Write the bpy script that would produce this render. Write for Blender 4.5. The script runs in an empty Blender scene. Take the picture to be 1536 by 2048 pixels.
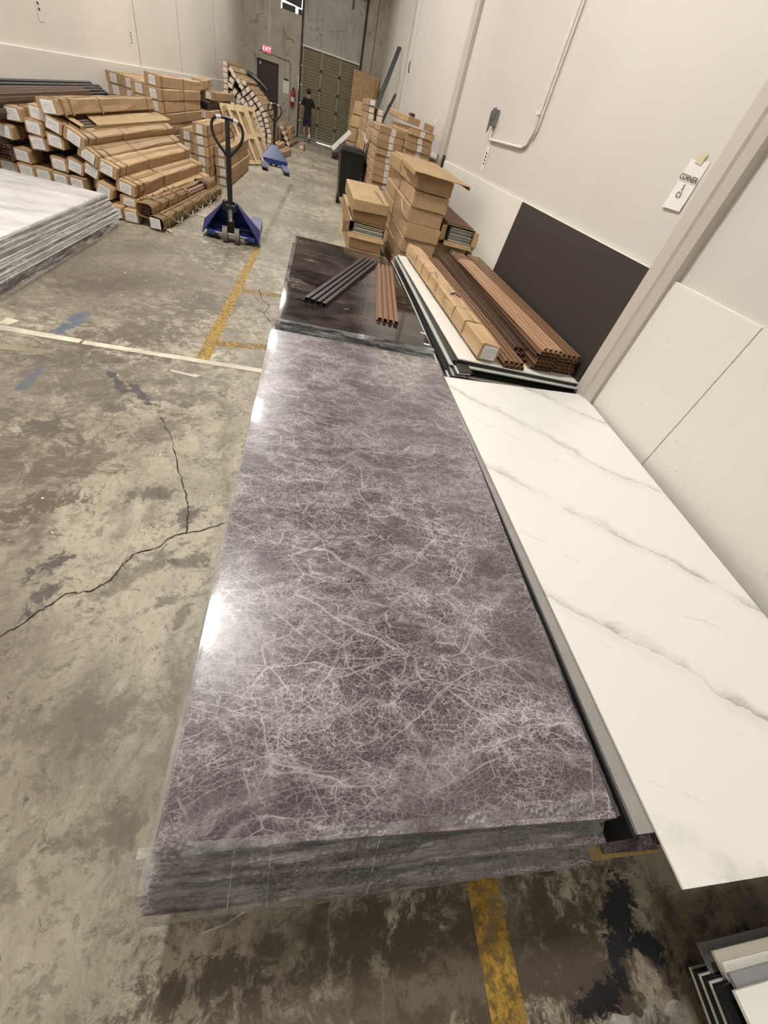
import bpy, bmesh, math, random
from mathutils import Vector, Matrix, Euler, noise
R = math.radians
scn = bpy.context.scene
COL = scn.collection
random.seed(7)

# ------------------------------------------------------------------ camera
cam_d = bpy.data.cameras.new('camera'); cam = bpy.data.objects.new('camera', cam_d); COL.objects.link(cam)
f = 783.22; P = (768.0, 1024.0)
dv = Vector((653 - P[0], 196 - P[1], f)).normalized()      # depth direction seen by the lens
dn = Vector((515 - P[0], 1800 - P[1], f)).normalized()     # plumb line seen by the lens
dn = (dn - dv * dn.dot(dv)).normalized()
rx = dn.cross(dv).normalized()
Rw = Matrix((rx, dv, -dn))
cx, cy, cz = Rw @ Vector((1, 0, 0)), Rw @ Vector((0, -1, 0)), Rw @ Vector((0, 0, -1))
M = Matrix((cx, cy, cz)).transposed().to_4x4(); M.translation = Vector((0, 0, 1.65))
cam.matrix_world = M
cam_d.sensor_fit = 'HORIZONTAL'; cam_d.sensor_width = 36; cam_d.lens = f / 1536 * 36; cam_d.clip_start = .02; cam_d.clip_end = 200
scn.camera = cam

# ------------------------------------------------------------------ world, lamps' power and exposure
wd = bpy.data.worlds.new('daylight'); scn.world = wd; wd.use_nodes = True
wd.node_tree.nodes['Background'].inputs[0].default_value = (.86, .95, 1, 1)
wd.node_tree.nodes['Background'].inputs[1].default_value = 2.5
scn.view_settings.view_transform = 'Standard'; scn.view_settings.look = 'None'
scn.view_settings.gamma = 1; scn.view_settings.use_curve_mapping = False
scn.view_settings.exposure = 0.66
LAMP_POWER = 225.0
LAMP_Y = [(3.95, 1.45), (11.3, 1.0), (16.6, .7), (22.0, .45), (-3.0, .40)]  # last entry is an added fill lamp behind the camera, lifting the near end
LAMP_X = -1.39
LAMP_Z = 6.5

# ------------------------------------------------------------------ node helpers
def newmat(name):
    m = bpy.data.materials.new(name); m.use_nodes = True
    nt = m.node_tree; b = nt.nodes['Principled BSDF']
    return m, nt, b
def link(nt, a, b): nt.links.new(a, b)
def setin(nt, sock, v):
    if hasattr(v, 'is_output') or isinstance(v, bpy.types.NodeSocket): nt.links.new(v, sock)
    else:
        if isinstance(v, (tuple, list)) and len(v) == 3 and sock.type == 'RGBA': v = (*v, 1)
        sock.default_value = v
def coord(nt, kind='Object'):
    n = nt.nodes.new('ShaderNodeTexCoord'); return n.outputs[kind]
def mapping(nt, v, loc=(0, 0, 0), rot=(0, 0, 0), sc=(1, 1, 1)):
    n = nt.nodes.new('ShaderNodeMapping'); link(nt, v, n.inputs[0])
    n.inputs[1].default_value = loc; n.inputs[2].default_value = rot; n.inputs[3].default_value = sc; return n.outputs[0]
def tnoise(nt, v, s, d=3, r=.55, dist=0, col=False):
    n = nt.nodes.new('ShaderNodeTexNoise'); link(nt, v, n.inputs['Vector'])
    n.inputs['Scale'].default_value = s; n.inputs['Detail'].default_value = d
    n.inputs['Roughness'].default_value = r; n.inputs['Distortion'].default_value = dist
    return n.outputs['Color' if col else 'Fac']
def voro(nt, v, s, feature='DISTANCE_TO_EDGE', rnd=1):
    n = nt.nodes.new('ShaderNodeTexVoronoi'); n.feature = feature; link(nt, v, n.inputs['Vector'])
    n.inputs['Scale'].default_value = s; n.inputs['Randomness'].default_value = rnd
    return n.outputs['Distance']
def ma(nt, op, a, b=0.0, c=0.0, clamp=False):
    n = nt.nodes.new('ShaderNodeMath'); n.operation = op; n.use_clamp = clamp
    for i, v in enumerate((a, b, c)):
        setin(nt, n.inputs[i], v)
    return n.outputs[0]
def mr(nt, v, a, b, c=0.0, d=1.0, smooth=False):
    n = nt.nodes.new('ShaderNodeMapRange'); n.clamp = True
    if smooth: n.interpolation_type = 'SMOOTHSTEP'
    setin(nt, n.inputs[0], v)
    for i, x in enumerate((a, b, c, d)): setin(nt, n.inputs[i + 1], x)
    return n.outputs[0]
def mixc(nt, fac, a, b, mode='MIX'):
    n = nt.nodes.new('ShaderNodeMix'); n.data_type = 'RGBA'; n.blend_type = mode
    setin(nt, n.inputs[0], fac); setin(nt, n.inputs[6], a); setin(nt, n.inputs[7], b); return n.outputs[2]
def vadd(nt, a, b, s=1.0):
    n = nt.nodes.new('ShaderNodeVectorMath'); n.operation = 'MULTIPLY_ADD'
    link(nt, b, n.inputs[0]); n.inputs[1].default_value = (s, s, s); link(nt, a, n.inputs[2]); return n.outputs[0]
def sepxyz(nt, v):
    n = nt.nodes.new('ShaderNodeSeparateXYZ'); link(nt, v, n.inputs[0]); return n.outputs
def bump(nt, b, h, s=.3, d=.01):
    n = nt.nodes.new('ShaderNodeBump'); n.inputs['Strength'].default_value = s; n.inputs['Distance'].default_value = d
    link(nt, h, n.inputs['Height']); link(nt, n.outputs[0], b.inputs['Normal'])
def ridged(nt, v, s, w, d=4, r=.5, dist=0):
    n = tnoise(nt, v, s, d, r, dist)
    a = ma(nt, 'ABSOLUTE', ma(nt, 'SUBTRACT', n, .5)); return mr(nt, a, 0, w, 1, 0)
def simple(name, col, rough=.6, metal=0, spec=.5, var=0, scale=8, bmp=0):
    m, nt, b = newmat(name)
    b.inputs['Roughness'].default_value = rough; b.inputs['Metallic'].default_value = metal
    b.inputs['Specular IOR Level'].default_value = spec
    v = coord(nt); n = tnoise(nt, v, scale, 4)
    k = max(var, .04)
    link(nt, mixc(nt, n, tuple(c * (1 - k) for c in col), tuple(min(1, c * (1 + k)) for c in col)), b.inputs['Base Color'])
    if bmp: bump(nt, b, tnoise(nt, v, scale * 4, 4), bmp, .004)
    return m

# ------------------------------------------------------------------ materials
def m_cardboard(name, base):
    m, nt, b = newmat(name); v = coord(nt)
    oi = nt.nodes.new('ShaderNodeObjectInfo')
    n = tnoise(nt, mapping(nt, v, sc=(1, .35, 1)), 9, 5, .6)
    c = mixc(nt, mr(nt, n, .3, .7), tuple(x * .86 for x in base), tuple(x * 1.12 for x in base))
    hs = nt.nodes.new('ShaderNodeHueSaturation'); link(nt, c, hs.inputs['Color'])
    link(nt, ma(nt, 'MULTIPLY_ADD', oi.outputs['Random'], .4, .8), hs.inputs['Value'])
    scr = ma(nt, 'MULTIPLY', mr(nt, tnoise(nt, mapping(nt, v, sc=(1, .15, 1)), 30, 3), .64, .7), .5)
    link(nt, mixc(nt, scr, hs.outputs[0], tuple(x * .55 for x in base)), b.inputs['Base Color'])
    b.inputs['Roughness'].default_value = .72
    bump(nt, b, tnoise(nt, v, 14, 4), .35, .012)
    return m
CARD = m_cardboard('cardboard', (.405, .27, .148))
CARDL = m_cardboard('cardboard_pale', (.47, .32, .165))
CARDD = m_cardboard('cardboard_inside', (.30, .19, .10))
TAPE = simple('packing_tape', (.36, .235, .12), .22, 0, .6, .1)
def m_label():
    m, nt, b = newmat('printed_label'); v = coord(nt, 'Generated'); s = sepxyz(nt, v)
    # rows of small print
    rows = ma(nt, 'FRACT', ma(nt, 'MULTIPLY', s[2], 7))
    r1 = ma(nt, 'LESS_THAN', rows, .42)
    g = tnoise(nt, mapping(nt, v, sc=(34, 1, 6.9)), 1, 1)
    t = ma(nt, 'MULTIPLY', r1, mr(nt, g, .46, .5))
    inx = ma(nt, 'MULTIPLY', ma(nt, 'GREATER_THAN', s[0], .12), ma(nt, 'LESS_THAN', s[0], .88))
    inz = ma(nt, 'MULTIPLY', ma(nt, 'GREATER_THAN', s[2], .14), ma(nt, 'LESS_THAN', s[2], .86))
    t = ma(nt, 'MULTIPLY', t, ma(nt, 'MULTIPLY', inx, inz))
    link(nt, mixc(nt, ma(nt, 'MULTIPLY', t, .7), (.74, .73, .73), (.12, .12, .13)), b.inputs['Base Color'])
    b.inputs['Roughness'].default_value = .5
    return m
LABEL = m_label()

def m_mauve():
    m, nt, b = newmat('mauve_marble'); v = coord(nt)
    w1 = tnoise(nt, v, 1.9, 3, .55, 0, True); w2 = tnoise(nt, v, 9, 4, .6, 0, True)
    a = vadd(nt, vadd(nt, v, w1, .14), w2, .022)
    an = mapping(nt, a, rot=(0, 0, R(-24)), sc=(1, 1.8, 1))
    cl = tnoise(nt, mapping(nt, a, loc=(4, 2, 0), rot=(0, 0, R(-14)), sc=(1, 1.7, 1)), 2.6, 6, .66)
    dens = mr(nt, cl, .40, .64)
    # the fracture web, ever finer
    def web(rot, sx, scale, w, loc=0):
        return mr(nt, voro(nt, mapping(nt, a, loc=(loc, loc, 0), rot=(0, 0, R(rot)), sc=(1, sx, 1)), scale), 0, w, 1, 0)
    v1 = web(-20, 2.0, 2.3, .010); v2 = web(-38, 1.9, 6.5, .022, 3); v2b = web(48, 2.2, 5.2, .016, 5); v3 = web(60, 1.8, 15, .030, 7); v4 = web(-10, 1.7, 31, .055, 2); v5 = web(35, 1.5, 66, .11, 4)
    r1 = ridged(nt, an, 3.4, .009, 7, .68); r2 = ridged(nt, mapping(nt, a, loc=(7, 3, 1)), 7.0, .016, 6, .68)
    k1 = mr(nt, tnoise(nt, v, 4, 3), .36, .62); k2 = mr(nt, tnoise(nt, mapping(nt, v, loc=(8, 0, 0)), 6, 3), .36, .62); k3 = mr(nt, tnoise(nt, mapping(nt, v, loc=(0, 8, 0)), 11, 4), .36, .62)
    d2 = ma(nt, 'MULTIPLY_ADD', dens, .75, .25)
    def acc(s_, x, g, k): return ma(nt, 'MAXIMUM', s_, ma(nt, 'MULTIPLY', ma(nt, 'MULTIPLY', x, g), k))
    s = ma(nt, 'MULTIPLY', ma(nt, 'MULTIPLY', v1, k1), .9)
    s = acc(s, v2, k2, .75); s = acc(s, v2b, k1, .65); s = acc(s, v3, ma(nt, 'MULTIPLY', d2, k3), 1.0); s = acc(s, r1, k2, .8); s = acc(s, r2, k1, .6)
    s = ma(nt, 'ADD', s, ma(nt, 'MULTIPLY', ma(nt, 'MULTIPLY', v4, d2), .50))
    s = ma(nt, 'ADD', s, ma(nt, 'MULTIPLY', ma(nt, 'MULTIPLY', v5, d2), .42))
    bigw = vadd(nt, v, w1, .30)
    bn = tnoise(nt, mapping(nt, bigw, rot=(0, 0, R(-20)), sc=(.8, 1.9, 1)), 1.5, 3, .6)
    band = mr(nt, ma(nt, 'ABSOLUTE', ma(nt, 'SUBTRACT', bn, .5)), 0, .055, 1, 0, True)
    bn2 = tnoise(nt, mapping(nt, bigw, loc=(3, 6, 0), rot=(0, 0, R(50)), sc=(.8, 2.2, 1)), 1.5, 3, .6)
    band2 = mr(nt, ma(nt, 'ABSOLUTE', ma(nt, 'SUBTRACT', bn2, .5)), 0, .032, 1, 0, True)
    band = ma(nt, 'MULTIPLY', ma(nt, 'MAXIMUM', band, band2), mr(nt, tnoise(nt, a, 26, 6, .8), .38, .60, .1, 1))
    s = ma(nt, 'ADD', ma(nt, 'MULTIPLY', s, mr(nt, tnoise(nt, mapping(nt, bigw, loc=(2, 2, 5)), 1.9, 4), .36, .58, .5, 1.05)), ma(nt, 'MULTIPLY', band, .30))
    haze = ma(nt, 'MULTIPLY', mr(nt, cl, .50, .70), mr(nt, tnoise(nt, a, 22, 5, .75), .32, .68))
    s = ma(nt, 'ADD', s, ma(nt, 'MULTIPLY', haze, .17), clamp=True)
    fine = mr(nt, tnoise(nt, v, 70, 4, .7), .3, .7)
    base = mixc(nt, mr(nt, tnoise(nt, a, 4, 4), .35, .65), (.034, .023, .028), (.076, .054, .062))
    base = mixc(nt, ma(nt, 'MULTIPLY', fine, .25), base, (.15, .11, .118))
    dk = ridged(nt, mapping(nt, a, loc=(1, 9, 0), rot=(0, 0, R(-40)), sc=(1, 2, 1)), 2.6, .006, 6, .6)
    base = mixc(nt, ma(nt, 'MULTIPLY', dk, .6), base, (.03, .018, .02))
    link(nt, mixc(nt, s, base, (.52, .47, .49)), b.inputs['Base Color'])
    b.inputs['Roughness'].default_value = .30; b.inputs['Coat Weight'].default_value = .8; b.inputs['Coat Roughness'].default_value = .045
    b.inputs['Specular IOR Level'].default_value = .4
    return m
MAUVE = m_mauve()

def m_whitemarble(name, base=(.80, .79, .765), vein=(.30, .295, .275), ang=36, freq=1.55, rough=.22, off=.0, cloud=0):
    m, nt, b = newmat(name); v = coord(nt)
    w = vadd(nt, v, tnoise(nt, v, 1.6, 6, .6, 0, True), .34)
    s = sepxyz(nt, mapping(nt, w, rot=(0, 0, R(ang))))
    ph = ma(nt, 'FRACT', ma(nt, 'MULTIPLY_ADD', s[1], freq, off))
    d = ma(nt, 'ABSOLUTE', ma(nt, 'SUBTRACT', ph, .5))
    gate = mr(nt, tnoise(nt, mapping(nt, v, loc=(3, 1, 0)), 2.6, 2), .34, .6, .12, 1)
    wid = mr(nt, tnoise(nt, v, 4.5, 3), .35, .7, .008, .07)
    sd = ma(nt, 'SUBTRACT', ph, .5)
    side = ma(nt, 'MULTIPLY', mr(nt, sd, -.006, .0, 0, 1), mr(nt, sd, 0, ma(nt, 'MULTIPLY', wid, 2.6), 1, 0))
    tex = mr(nt, tnoise(nt, mapping(nt, w, rot=(0, 0, R(ang)), sc=(1, 4, 1)), 13, 5, .65), .34, .6, .25, 1)
    core = ma(nt, 'MAXIMUM', ma(nt, 'MULTIPLY', mr(nt, d, 0, .007, 1, 0), .8), ma(nt, 'MULTIPLY', ma(nt, 'MULTIPLY', side, tex), .75))
    core = ma(nt, 'MULTIPLY', core, gate)
    halo = ma(nt, 'MULTIPLY', ma(nt, 'MULTIPLY', mr(nt, d, 0, .14, 1, 0, True), gate), .16)
    d2 = ma(nt, 'ABSOLUTE', ma(nt, 'SUBTRACT', ma(nt, 'FRACT', ma(nt, 'MULTIPLY_ADD', s[1], freq * 1.63, .33)), .5))
    th = ma(nt, 'MULTIPLY', mr(nt, d2, 0, .009, 1, 0), mr(nt, tnoise(nt, mapping(nt, v, loc=(9, 4, 0)), 3.1, 2), .52, .64, 0, .55))
    t = ma(nt, 'ADD', ma(nt, 'ADD', ma(nt, 'MULTIPLY', core, .95), halo), th, clamp=True)
    c = mixc(nt, t, base, vein)
    if cloud:
        cl = mr(nt, tnoise(nt, mapping(nt, w, rot=(0, 0, R(-30)), sc=(1, 2.2, 1)), 2.4, 6, .62), .36, .72)
        c = mixc(nt, ma(nt, 'MULTIPLY', cl, cloud), c, (.40, .385, .39))
    link(nt, c, b.inputs['Base Color']); b.inputs['Roughness'].default_value = rough
    return m
WHITEM = m_whitemarble('white_marble')
CLOUDM = m_whitemarble('cloudy_marble', (.70, .69, .70), (.42, .41, .42), -25, 1.1, .25, .3, .75)
def m_black():
    m, nt, b = newmat('black_marble'); v = coord(nt)
    w = vadd(nt, v, tnoise(nt, v, 2.2, 5, .6, 0, True), .35)
    cl = mr(nt, tnoise(nt, mapping(nt, w, rot=(0, 0, R(10)), sc=(1, 2.3, 1)), 2.6, 6, .6), .42, .72)
    rd = ridged(nt, mapping(nt, w, rot=(0, 0, R(5)), sc=(.45, 2.6, 1)), 1.1, .006, 6, .6)
    gt = mr(nt, tnoise(nt, v, 1.6, 2), .50, .62)
    st = ridged(nt, mapping(nt, w, rot=(0, 0, R(60))), 3.4, .01, 4)
    base = mixc(nt, ma(nt, 'MULTIPLY', cl, .5), (.010, .007, .007), (.15, .115, .11))
    s = ma(nt, 'ADD', ma(nt, 'MULTIPLY', rd, gt), ma(nt, 'MULTIPLY', ma(nt, 'MULTIPLY', st, cl), .12), clamp=True)
    link(nt, mixc(nt, s, base, (.42, .37, .34)), b.inputs['Base Color']); b.inputs['Roughness'].default_value = .06
    return m
BLACKM = m_black()
def m_film(name='stretch_film', alpha=.30, col=(.62, .62, .58), sc=1.0, bd=.022):
    m, nt, b = newmat(name); v = coord(nt)
    pl = tnoise(nt, mapping(nt, v, sc=(.22, .22, 3.2)), 22 * sc, 5, .65, .6)
    wr = ma(nt, 'MULTIPLY', tnoise(nt, mapping(nt, v, sc=(3.2, 3.2, .7)), 16 * sc, 4, .7, 1.5), mr(nt, tnoise(nt, v, 5, 2), .45, .6))
    fc = ma(nt, 'MULTIPLY', voro(nt, mapping(nt, v, sc=(1, 1, .6)), 75 * sc, 'F1'), mr(nt, tnoise(nt, mapping(nt, v, loc=(3, 0, 0)), 6, 2), .47, .6))
    n = ma(nt, 'ADD', ma(nt, 'ADD', pl, ma(nt, 'MULTIPLY', wr, 1.2)), ma(nt, 'MULTIPLY', fc, 1.3))
    bump(nt, b, n, 1.0, bd)
    b.inputs['Base Color'].default_value = (*col, 1); b.inputs['Roughness'].default_value = .07
    b.inputs['Specular IOR Level'].default_value = 1.0
    streak = mr(nt, tnoise(nt, mapping(nt, v, sc=(.5, .5, 6)), 7, 4, .6), .38, .66, alpha * .3, alpha * 1.7)
    link(nt, streak, b.inputs['Alpha'])
    return m
FILM = m_film(alpha=.42, col=(.66, .66, .63), bd=.05); FILM2 = m_film('clear_wrap', .22, (.75, .75, .72), .8)
def m_floor():
    m, nt, b = newmat('stained_concrete'); v = coord(nt); s = sepxyz(nt, v)
    w = vadd(nt, v, tnoise(nt, v, 3, 4, .6, 0, True), .25)
    n1 = tnoise(nt, v, .55, 6, .62); n2 = tnoise(nt, w, 2.4, 6, .65); n3 = tnoise(nt, v, 22, 5, .7)
    stre = tnoise(nt, mapping(nt, w, rot=(0, 0, R(-55)), sc=(1, .22, 1)), 5.5, 6, .7)
    c = mixc(nt, mr(nt, n2, .3, .7), (.30, .268, .20), (.54, .495, .385))
    c = mixc(nt, mr(nt, n1, .44, .60, 0, .7), c, (.165, .135, .10))
    c = mixc(nt, mr(nt, stre, .48, .66, 0, .62), c, (.105, .085, .065))
    m8 = tnoise(nt, w, 7, 7, .7); m9 = tnoise(nt, mapping(nt, v, loc=(5, 5, 0)), 34, 5, .7); m10 = tnoise(nt, mapping(nt, v, loc=(1, 7, 0), rot=(0, 0, R(30)), sc=(1, .5, 1)), 70, 4, .65)
    c = mixc(nt, mr(nt, ma(nt, 'MULTIPLY_ADD', m8, .55, ma(nt, 'MULTIPLY', m9, .5)), .545, .61, 0, .6), c, (.13, .11, .08))
    c = mixc(nt, mr(nt, m10, .57, .66, 0, .45), c, (.13, .108, .078))
    c = mixc(nt, mr(nt, n3, .30, .42, .3, 0), c, (.56, .51, .41))
    # dirt that has a place and a shape of its own; at the mauve stack's front, painted shade too
    def spot(x, y, rxx, ryy, ang, col, st, thr=(.40, .56), sc=7):
        nonlocal c
        mv = mapping(nt, v, loc=(0, 0, 0))
        dx = ma(nt, 'SUBTRACT', s[0], x); dy = ma(nt, 'SUBTRACT', s[1], y)
        ca, sa = math.cos(R(ang)), math.sin(R(ang))
        u = ma(nt, 'DIVIDE', ma(nt, 'MULTIPLY_ADD', dx, ca, ma(nt, 'MULTIPLY', dy, sa)), rxx)
        q = ma(nt, 'DIVIDE', ma(nt, 'MULTIPLY_ADD', dx, -sa, ma(nt, 'MULTIPLY', dy, ca)), ryy)
        d = ma(nt, 'SQRT', ma(nt, 'ADD', ma(nt, 'MULTIPLY', u, u), ma(nt, 'MULTIPLY', q, q)))
        k = ma(nt, 'MULTIPLY_ADD', mr(nt, d, 0, 2.0, 1, 0), .62, SP[sc])
        c = mixc(nt, mr(nt, k, thr[0] + .42, thr[1] + .40, 0, st), c, col)
    SP = {7: ma(nt, 'MULTIPLY_ADD', tnoise(nt, w, 11, 8, .8), 1.9, -.45), 3: ma(nt, 'MULTIPLY_ADD', tnoise(nt, w, 20, 7, .8), 1.7, -.35)}
    dk = (.045, .037, .03)
    for a in [(-1.42, 2.08, .17, .10, 20, dk, .85), (-1.2, 1.45, .26, .10, 35, (.08, .055, .04), .8), (-1.0, 1.12, .12, .05, 50, (.05, .045, .045), .85),
              (-.93, 1.02, .06, .035, 60, (.05, .045, .045), .8), (-1.12, 2.35, .12, .05, 10, (.05, .045, .045), .7), (-.72, 1.62, .16, .06, 5, (.07, .06, .045), .7),
              (-.95, 2.75, .14, .05, 25, (.075, .06, .06), .6), (-1.33, 2.62, .28, .06, 40, (.08, .065, .06), .6),
              (-1.6, 4.6, .6, .35, 20, (.085, .068, .05), .75), (-1.3, 3.9, .5, .2, 30, (.09, .07, .055), .6), (-1.85, 5.6, .4, .3, 0, (.08, .065, .05), .6),
              (-1.5, 8.6, .5, .5, 0, (.10, .085, .07), .5), (-.2, 9, .5, 1.2, 0, (.11, .095, .075), .5), (-.5, 14, .6, 2.5, 0, (.10, .085, .07), .5),
              (-.52, 1.46, .05, .10, -25, (.075, .05, .045), .8), (-.44, 1.2, .07, .07, 0, (.06, .06, .045), .7), (-.41, .9, .035, .10, -10, (.07, .06, .05), .6),
              (-.9, 2.55, .5, .10, 12, (.12, .095, .075), .5), (-.48, .98, .08, .03, 20, (.07, .07, .055), .6),
              (-1.75, 4.7, .95, 1.6, 0, (.12, .10, .078), .62, (.22, .52)), (-1.75, 2.5, .55, .75, 0, (.135, .112, .088), .62, (.24, .52)), (-1.2, 2.75, .6, .35, 15, (.13, .108, .085), .6, (.26, .52)), (-1.45, 1.6, .35, .45, 0, (.12, .095, .07), .6, (.28, .52)),
              (-.7, 4.6, .5, 1.2, 0, (.16, .135, .105), .5, (.28, .54)), (-.9, 9.0, 1.0, 3.0, 0, (.17, .148, .12), .45, (.28, .54)), (-.3, .2, .15, .5, 0, (.17, .15, .115), .4, (.3, .54)),
              (-1.3, 3.4, .6, .25, 35, (.10, .08, .06), .7), (-.95, 4.3, .5, .22, 35, (.10, .08, .062), .7), (-1.9, 4.2, .4, .25, 20, (.09, .07, .055), .7), (-1.5, 2.9, .5, .12, 20, (.11, .09, .07), .7),
              (-1.2, 1.8, .35, .2, 30, (.12, .09, .062), .65), (-.8, 2.2, .3, .15, 40, (.12, .095, .07), .6), (-1.0, 6.0, .5, .5, 0, (.12, .10, .08), .5), (-.66, 1.1, .25, .05, 45, (.12, .10, .07), .6), (-.6, .5, .3, .1, 10, (.13, .11, .08), .6), (-.4, .2, .2, .06, 10, (.12, .10, .075), .6),
              (-.1, 7.5, .4, .6, 0, (.13, .11, .085), .6), (-.3, 11, .5, .8, 0, (.12, .10, .08), .55), (-.9, 10.5, .4, .8, 10, (.12, .10, .08), .5),
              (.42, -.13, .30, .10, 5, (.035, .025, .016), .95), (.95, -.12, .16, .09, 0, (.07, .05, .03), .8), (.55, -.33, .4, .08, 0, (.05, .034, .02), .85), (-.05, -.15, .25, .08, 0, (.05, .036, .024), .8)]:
        spot(*a)
    spot(.60, -.20, .75, .20, 0, (.075, .056, .036), .82, (.26, .50)); spot(.95, -.28, .3, .12, 0, (.06, .045, .032), .8, (.30, .50))  # brown stain plus the mauve stack's shadow, painted darker before its front
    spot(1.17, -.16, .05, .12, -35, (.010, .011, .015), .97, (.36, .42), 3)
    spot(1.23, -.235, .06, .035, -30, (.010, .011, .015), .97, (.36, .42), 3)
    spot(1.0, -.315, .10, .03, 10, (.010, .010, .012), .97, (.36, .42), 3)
    # traces of blue floor paint and pale plaster
    spot(-1.78, 3.42, .05, .24, -3, (.085, .11, .155), .9, (.36, .44)); spot(-1.68, 2.55, .03, .2, 0, (.085, .11, .155), .7, (.4, .5))
    spot(-1.25, 2.7, .03, .16, 35, (.045, .042, .05), .85, (.36, .44)); spot(-1.05, 2.55, .03, .14, 38, (.045, .042, .05), .8, (.36, .44))
    link(nt, c, b.inputs['Base Color'])
    link(nt, mr(nt, n2, .3, .7, .42, .62), b.inputs['Roughness']); b.inputs['Specular IOR Level'].default_value = .35
    bump(nt, b, ma(nt, 'ADD', n3, tnoise(nt, v, 90, 3)), .25, .004)
    return m
FLOOR = m_floor()
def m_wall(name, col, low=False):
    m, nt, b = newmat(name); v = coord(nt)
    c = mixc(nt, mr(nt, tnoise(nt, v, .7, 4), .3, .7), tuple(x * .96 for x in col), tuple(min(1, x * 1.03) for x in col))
    if low:
        sp = ma(nt, 'MULTIPLY', mr(nt, tnoise(nt, v, 26, 5, .7), .60, .68), mr(nt, tnoise(nt, v, 2.2, 2), .48, .62))
        c = mixc(nt, ma(nt, 'MULTIPLY', sp, .35), c, (.35, .33, .30))
        bump(nt, b, ma(nt, 'ADD', tnoise(nt, v, 11, 6, .7), tnoise(nt, v, 70, 3)), .35, .006)
    else:
        sc = ma(nt, 'MULTIPLY', mr(nt, tnoise(nt, mapping(nt, v, sc=(1, 3, .5)), 5, 4, .7), .68, .74), .25)
        c = mixc(nt, sc, c, (.5, .46, .40))
        bump(nt, b, tnoise(nt, v, 60, 3), .12, .003)
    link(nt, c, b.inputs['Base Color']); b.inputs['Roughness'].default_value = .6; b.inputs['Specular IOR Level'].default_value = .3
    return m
WALL = m_wall('white_paint', (.60, .57, .535)); WALLLEFT = m_wall('white_paint_left_lifted', (.74, .70, .645)); WALLLOW = m_wall('white_rough_plaster', (.74, .71, .66), True)  # left wall's copy is lighter, making up for weaker lamp light there
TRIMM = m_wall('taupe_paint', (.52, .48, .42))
def m_conc(name, a, bb):
    m, nt, b = newmat(name); v = coord(nt)
    n = tnoise(nt, v, 1.3, 6, .65); st = tnoise(nt, mapping(nt, v, sc=(3, 3, .35)), 2.5, 5, .65)
    c = mixc(nt, mr(nt, n, .3, .7), a, bb)
    c = mixc(nt, mr(nt, st, .56, .74, 0, .5), c, tuple(x * .4 for x in a))
    cr = ma(nt, 'MULTIPLY', ridged(nt, v, .45, .004, 4, .6), .6)
    c = mixc(nt, cr, c, (.08, .07, .055))
    link(nt, c, b.inputs['Base Color']); b.inputs['Roughness'].default_value = .8
    bump(nt, b, tnoise(nt, v, 12, 5), .3, .01); return m
CONC = m_conc('back_concrete', (.34, .31, .255), (.50, .46, .385)); CONCD = m_conc('header_concrete', (.33, .32, .30), (.47, .46, .44))
def m_paintline(name, col, alpha):
    m, nt, b = newmat(name); v = coord(nt)
    n = tnoise(nt, v, 24, 6, .75); n2 = tnoise(nt, v, 4, 4, .6)
    link(nt, mixc(nt, mr(nt, n2, .35, .65), tuple(x * .6 for x in col), col), b.inputs['Base Color'])
    link(nt, mr(nt, ma(nt, 'ADD', n, ma(nt, 'MULTIPLY', n2, .5)), alpha, alpha + .12, .97, .12), b.inputs['Alpha'])
    b.inputs['Roughness'].default_value = .6; return m
YELLOW = m_paintline('worn_yellow_paint', (.42, .25, .035), .74); YELLOWB = m_paintline('faded_yellow_paint', (.40, .25, .05), .68)
WTAPE = m_paintline('dirty_white_tape', (.72, .66, .54), 1.0)
CRACK = simple('crack_dark_brown', (.035, .028, .02), .95)  # flat black-brown colour of the floor cracks
def m_plank(name, col, ends):
    m, nt, b = newmat(name); v = coord(nt)
    n = tnoise(nt, mapping(nt, v, sc=(60, 1.2, 60)), 1, 4, .6)
    link(nt, mixc(nt, mr(nt, n, .3, .7), tuple(x * .82 for x in col), tuple(x * 1.15 for x in col)), b.inputs['Base Color'])
    b.inputs['Roughness'].default_value = .5; bump(nt, b, n, .15, .001); return m
PL_DARK = m_plank('charcoal_composite', (.028, .021, .020), 0); PL_TEAK = m_plank('teak_composite', (.215, .115, .062), 0)
PL_OAK = m_plank('light_teak_composite', (.44, .27, .165), 0); PL_COFFEE = m_plank('coffee_composite', (.09, .05, .032), 0); PL_BROWN = m_plank('brown_composite', (.12, .07, .05), 0)
def m_osb(name='oriented_strand_board', base=(.47, .32, .17)):
    m, nt, b = newmat(name); v = coord(nt)
    n = nt.nodes.new('ShaderNodeTexVoronoi'); n.inputs['Scale'].default_value = 22
    link(nt, mapping(nt, vadd(nt, v, tnoise(nt, v, 6, 3, .6, 0, True), .1), sc=(1, 1, .4)), n.inputs['Vector'])
    g = nt.nodes.new('ShaderNodeRGBToBW'); link(nt, n.outputs['Color'], g.inputs[0])
    link(nt, mixc(nt, g.outputs[0], tuple(x * .75 for x in base), tuple(x * 1.2 for x in base)), b.inputs['Base Color'])
    b.inputs['Roughness'].default_value = .75; return m
OSB = m_osb()
def m_wood(name, col):
    m, nt, b = newmat(name); v = coord(nt)
    n = tnoise(nt, mapping(nt, v, sc=(14, 14, 1.2)), 1.5, 5, .65, .6)
    link(nt, mixc(nt, mr(nt, n, .3, .7), tuple(x * .7 for x in col), tuple(min(1, x * 1.15) for x in col)), b.inputs['Base Color'])
    b.inputs['Roughness'].default_value = .75; bump(nt, b, n, .2, .003); return m
PINE = m_wood('pine_boards', (.60, .46, .27)); PINEY = m_wood('yellowed_pallet_wood', (.42, .29, .10))
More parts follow.
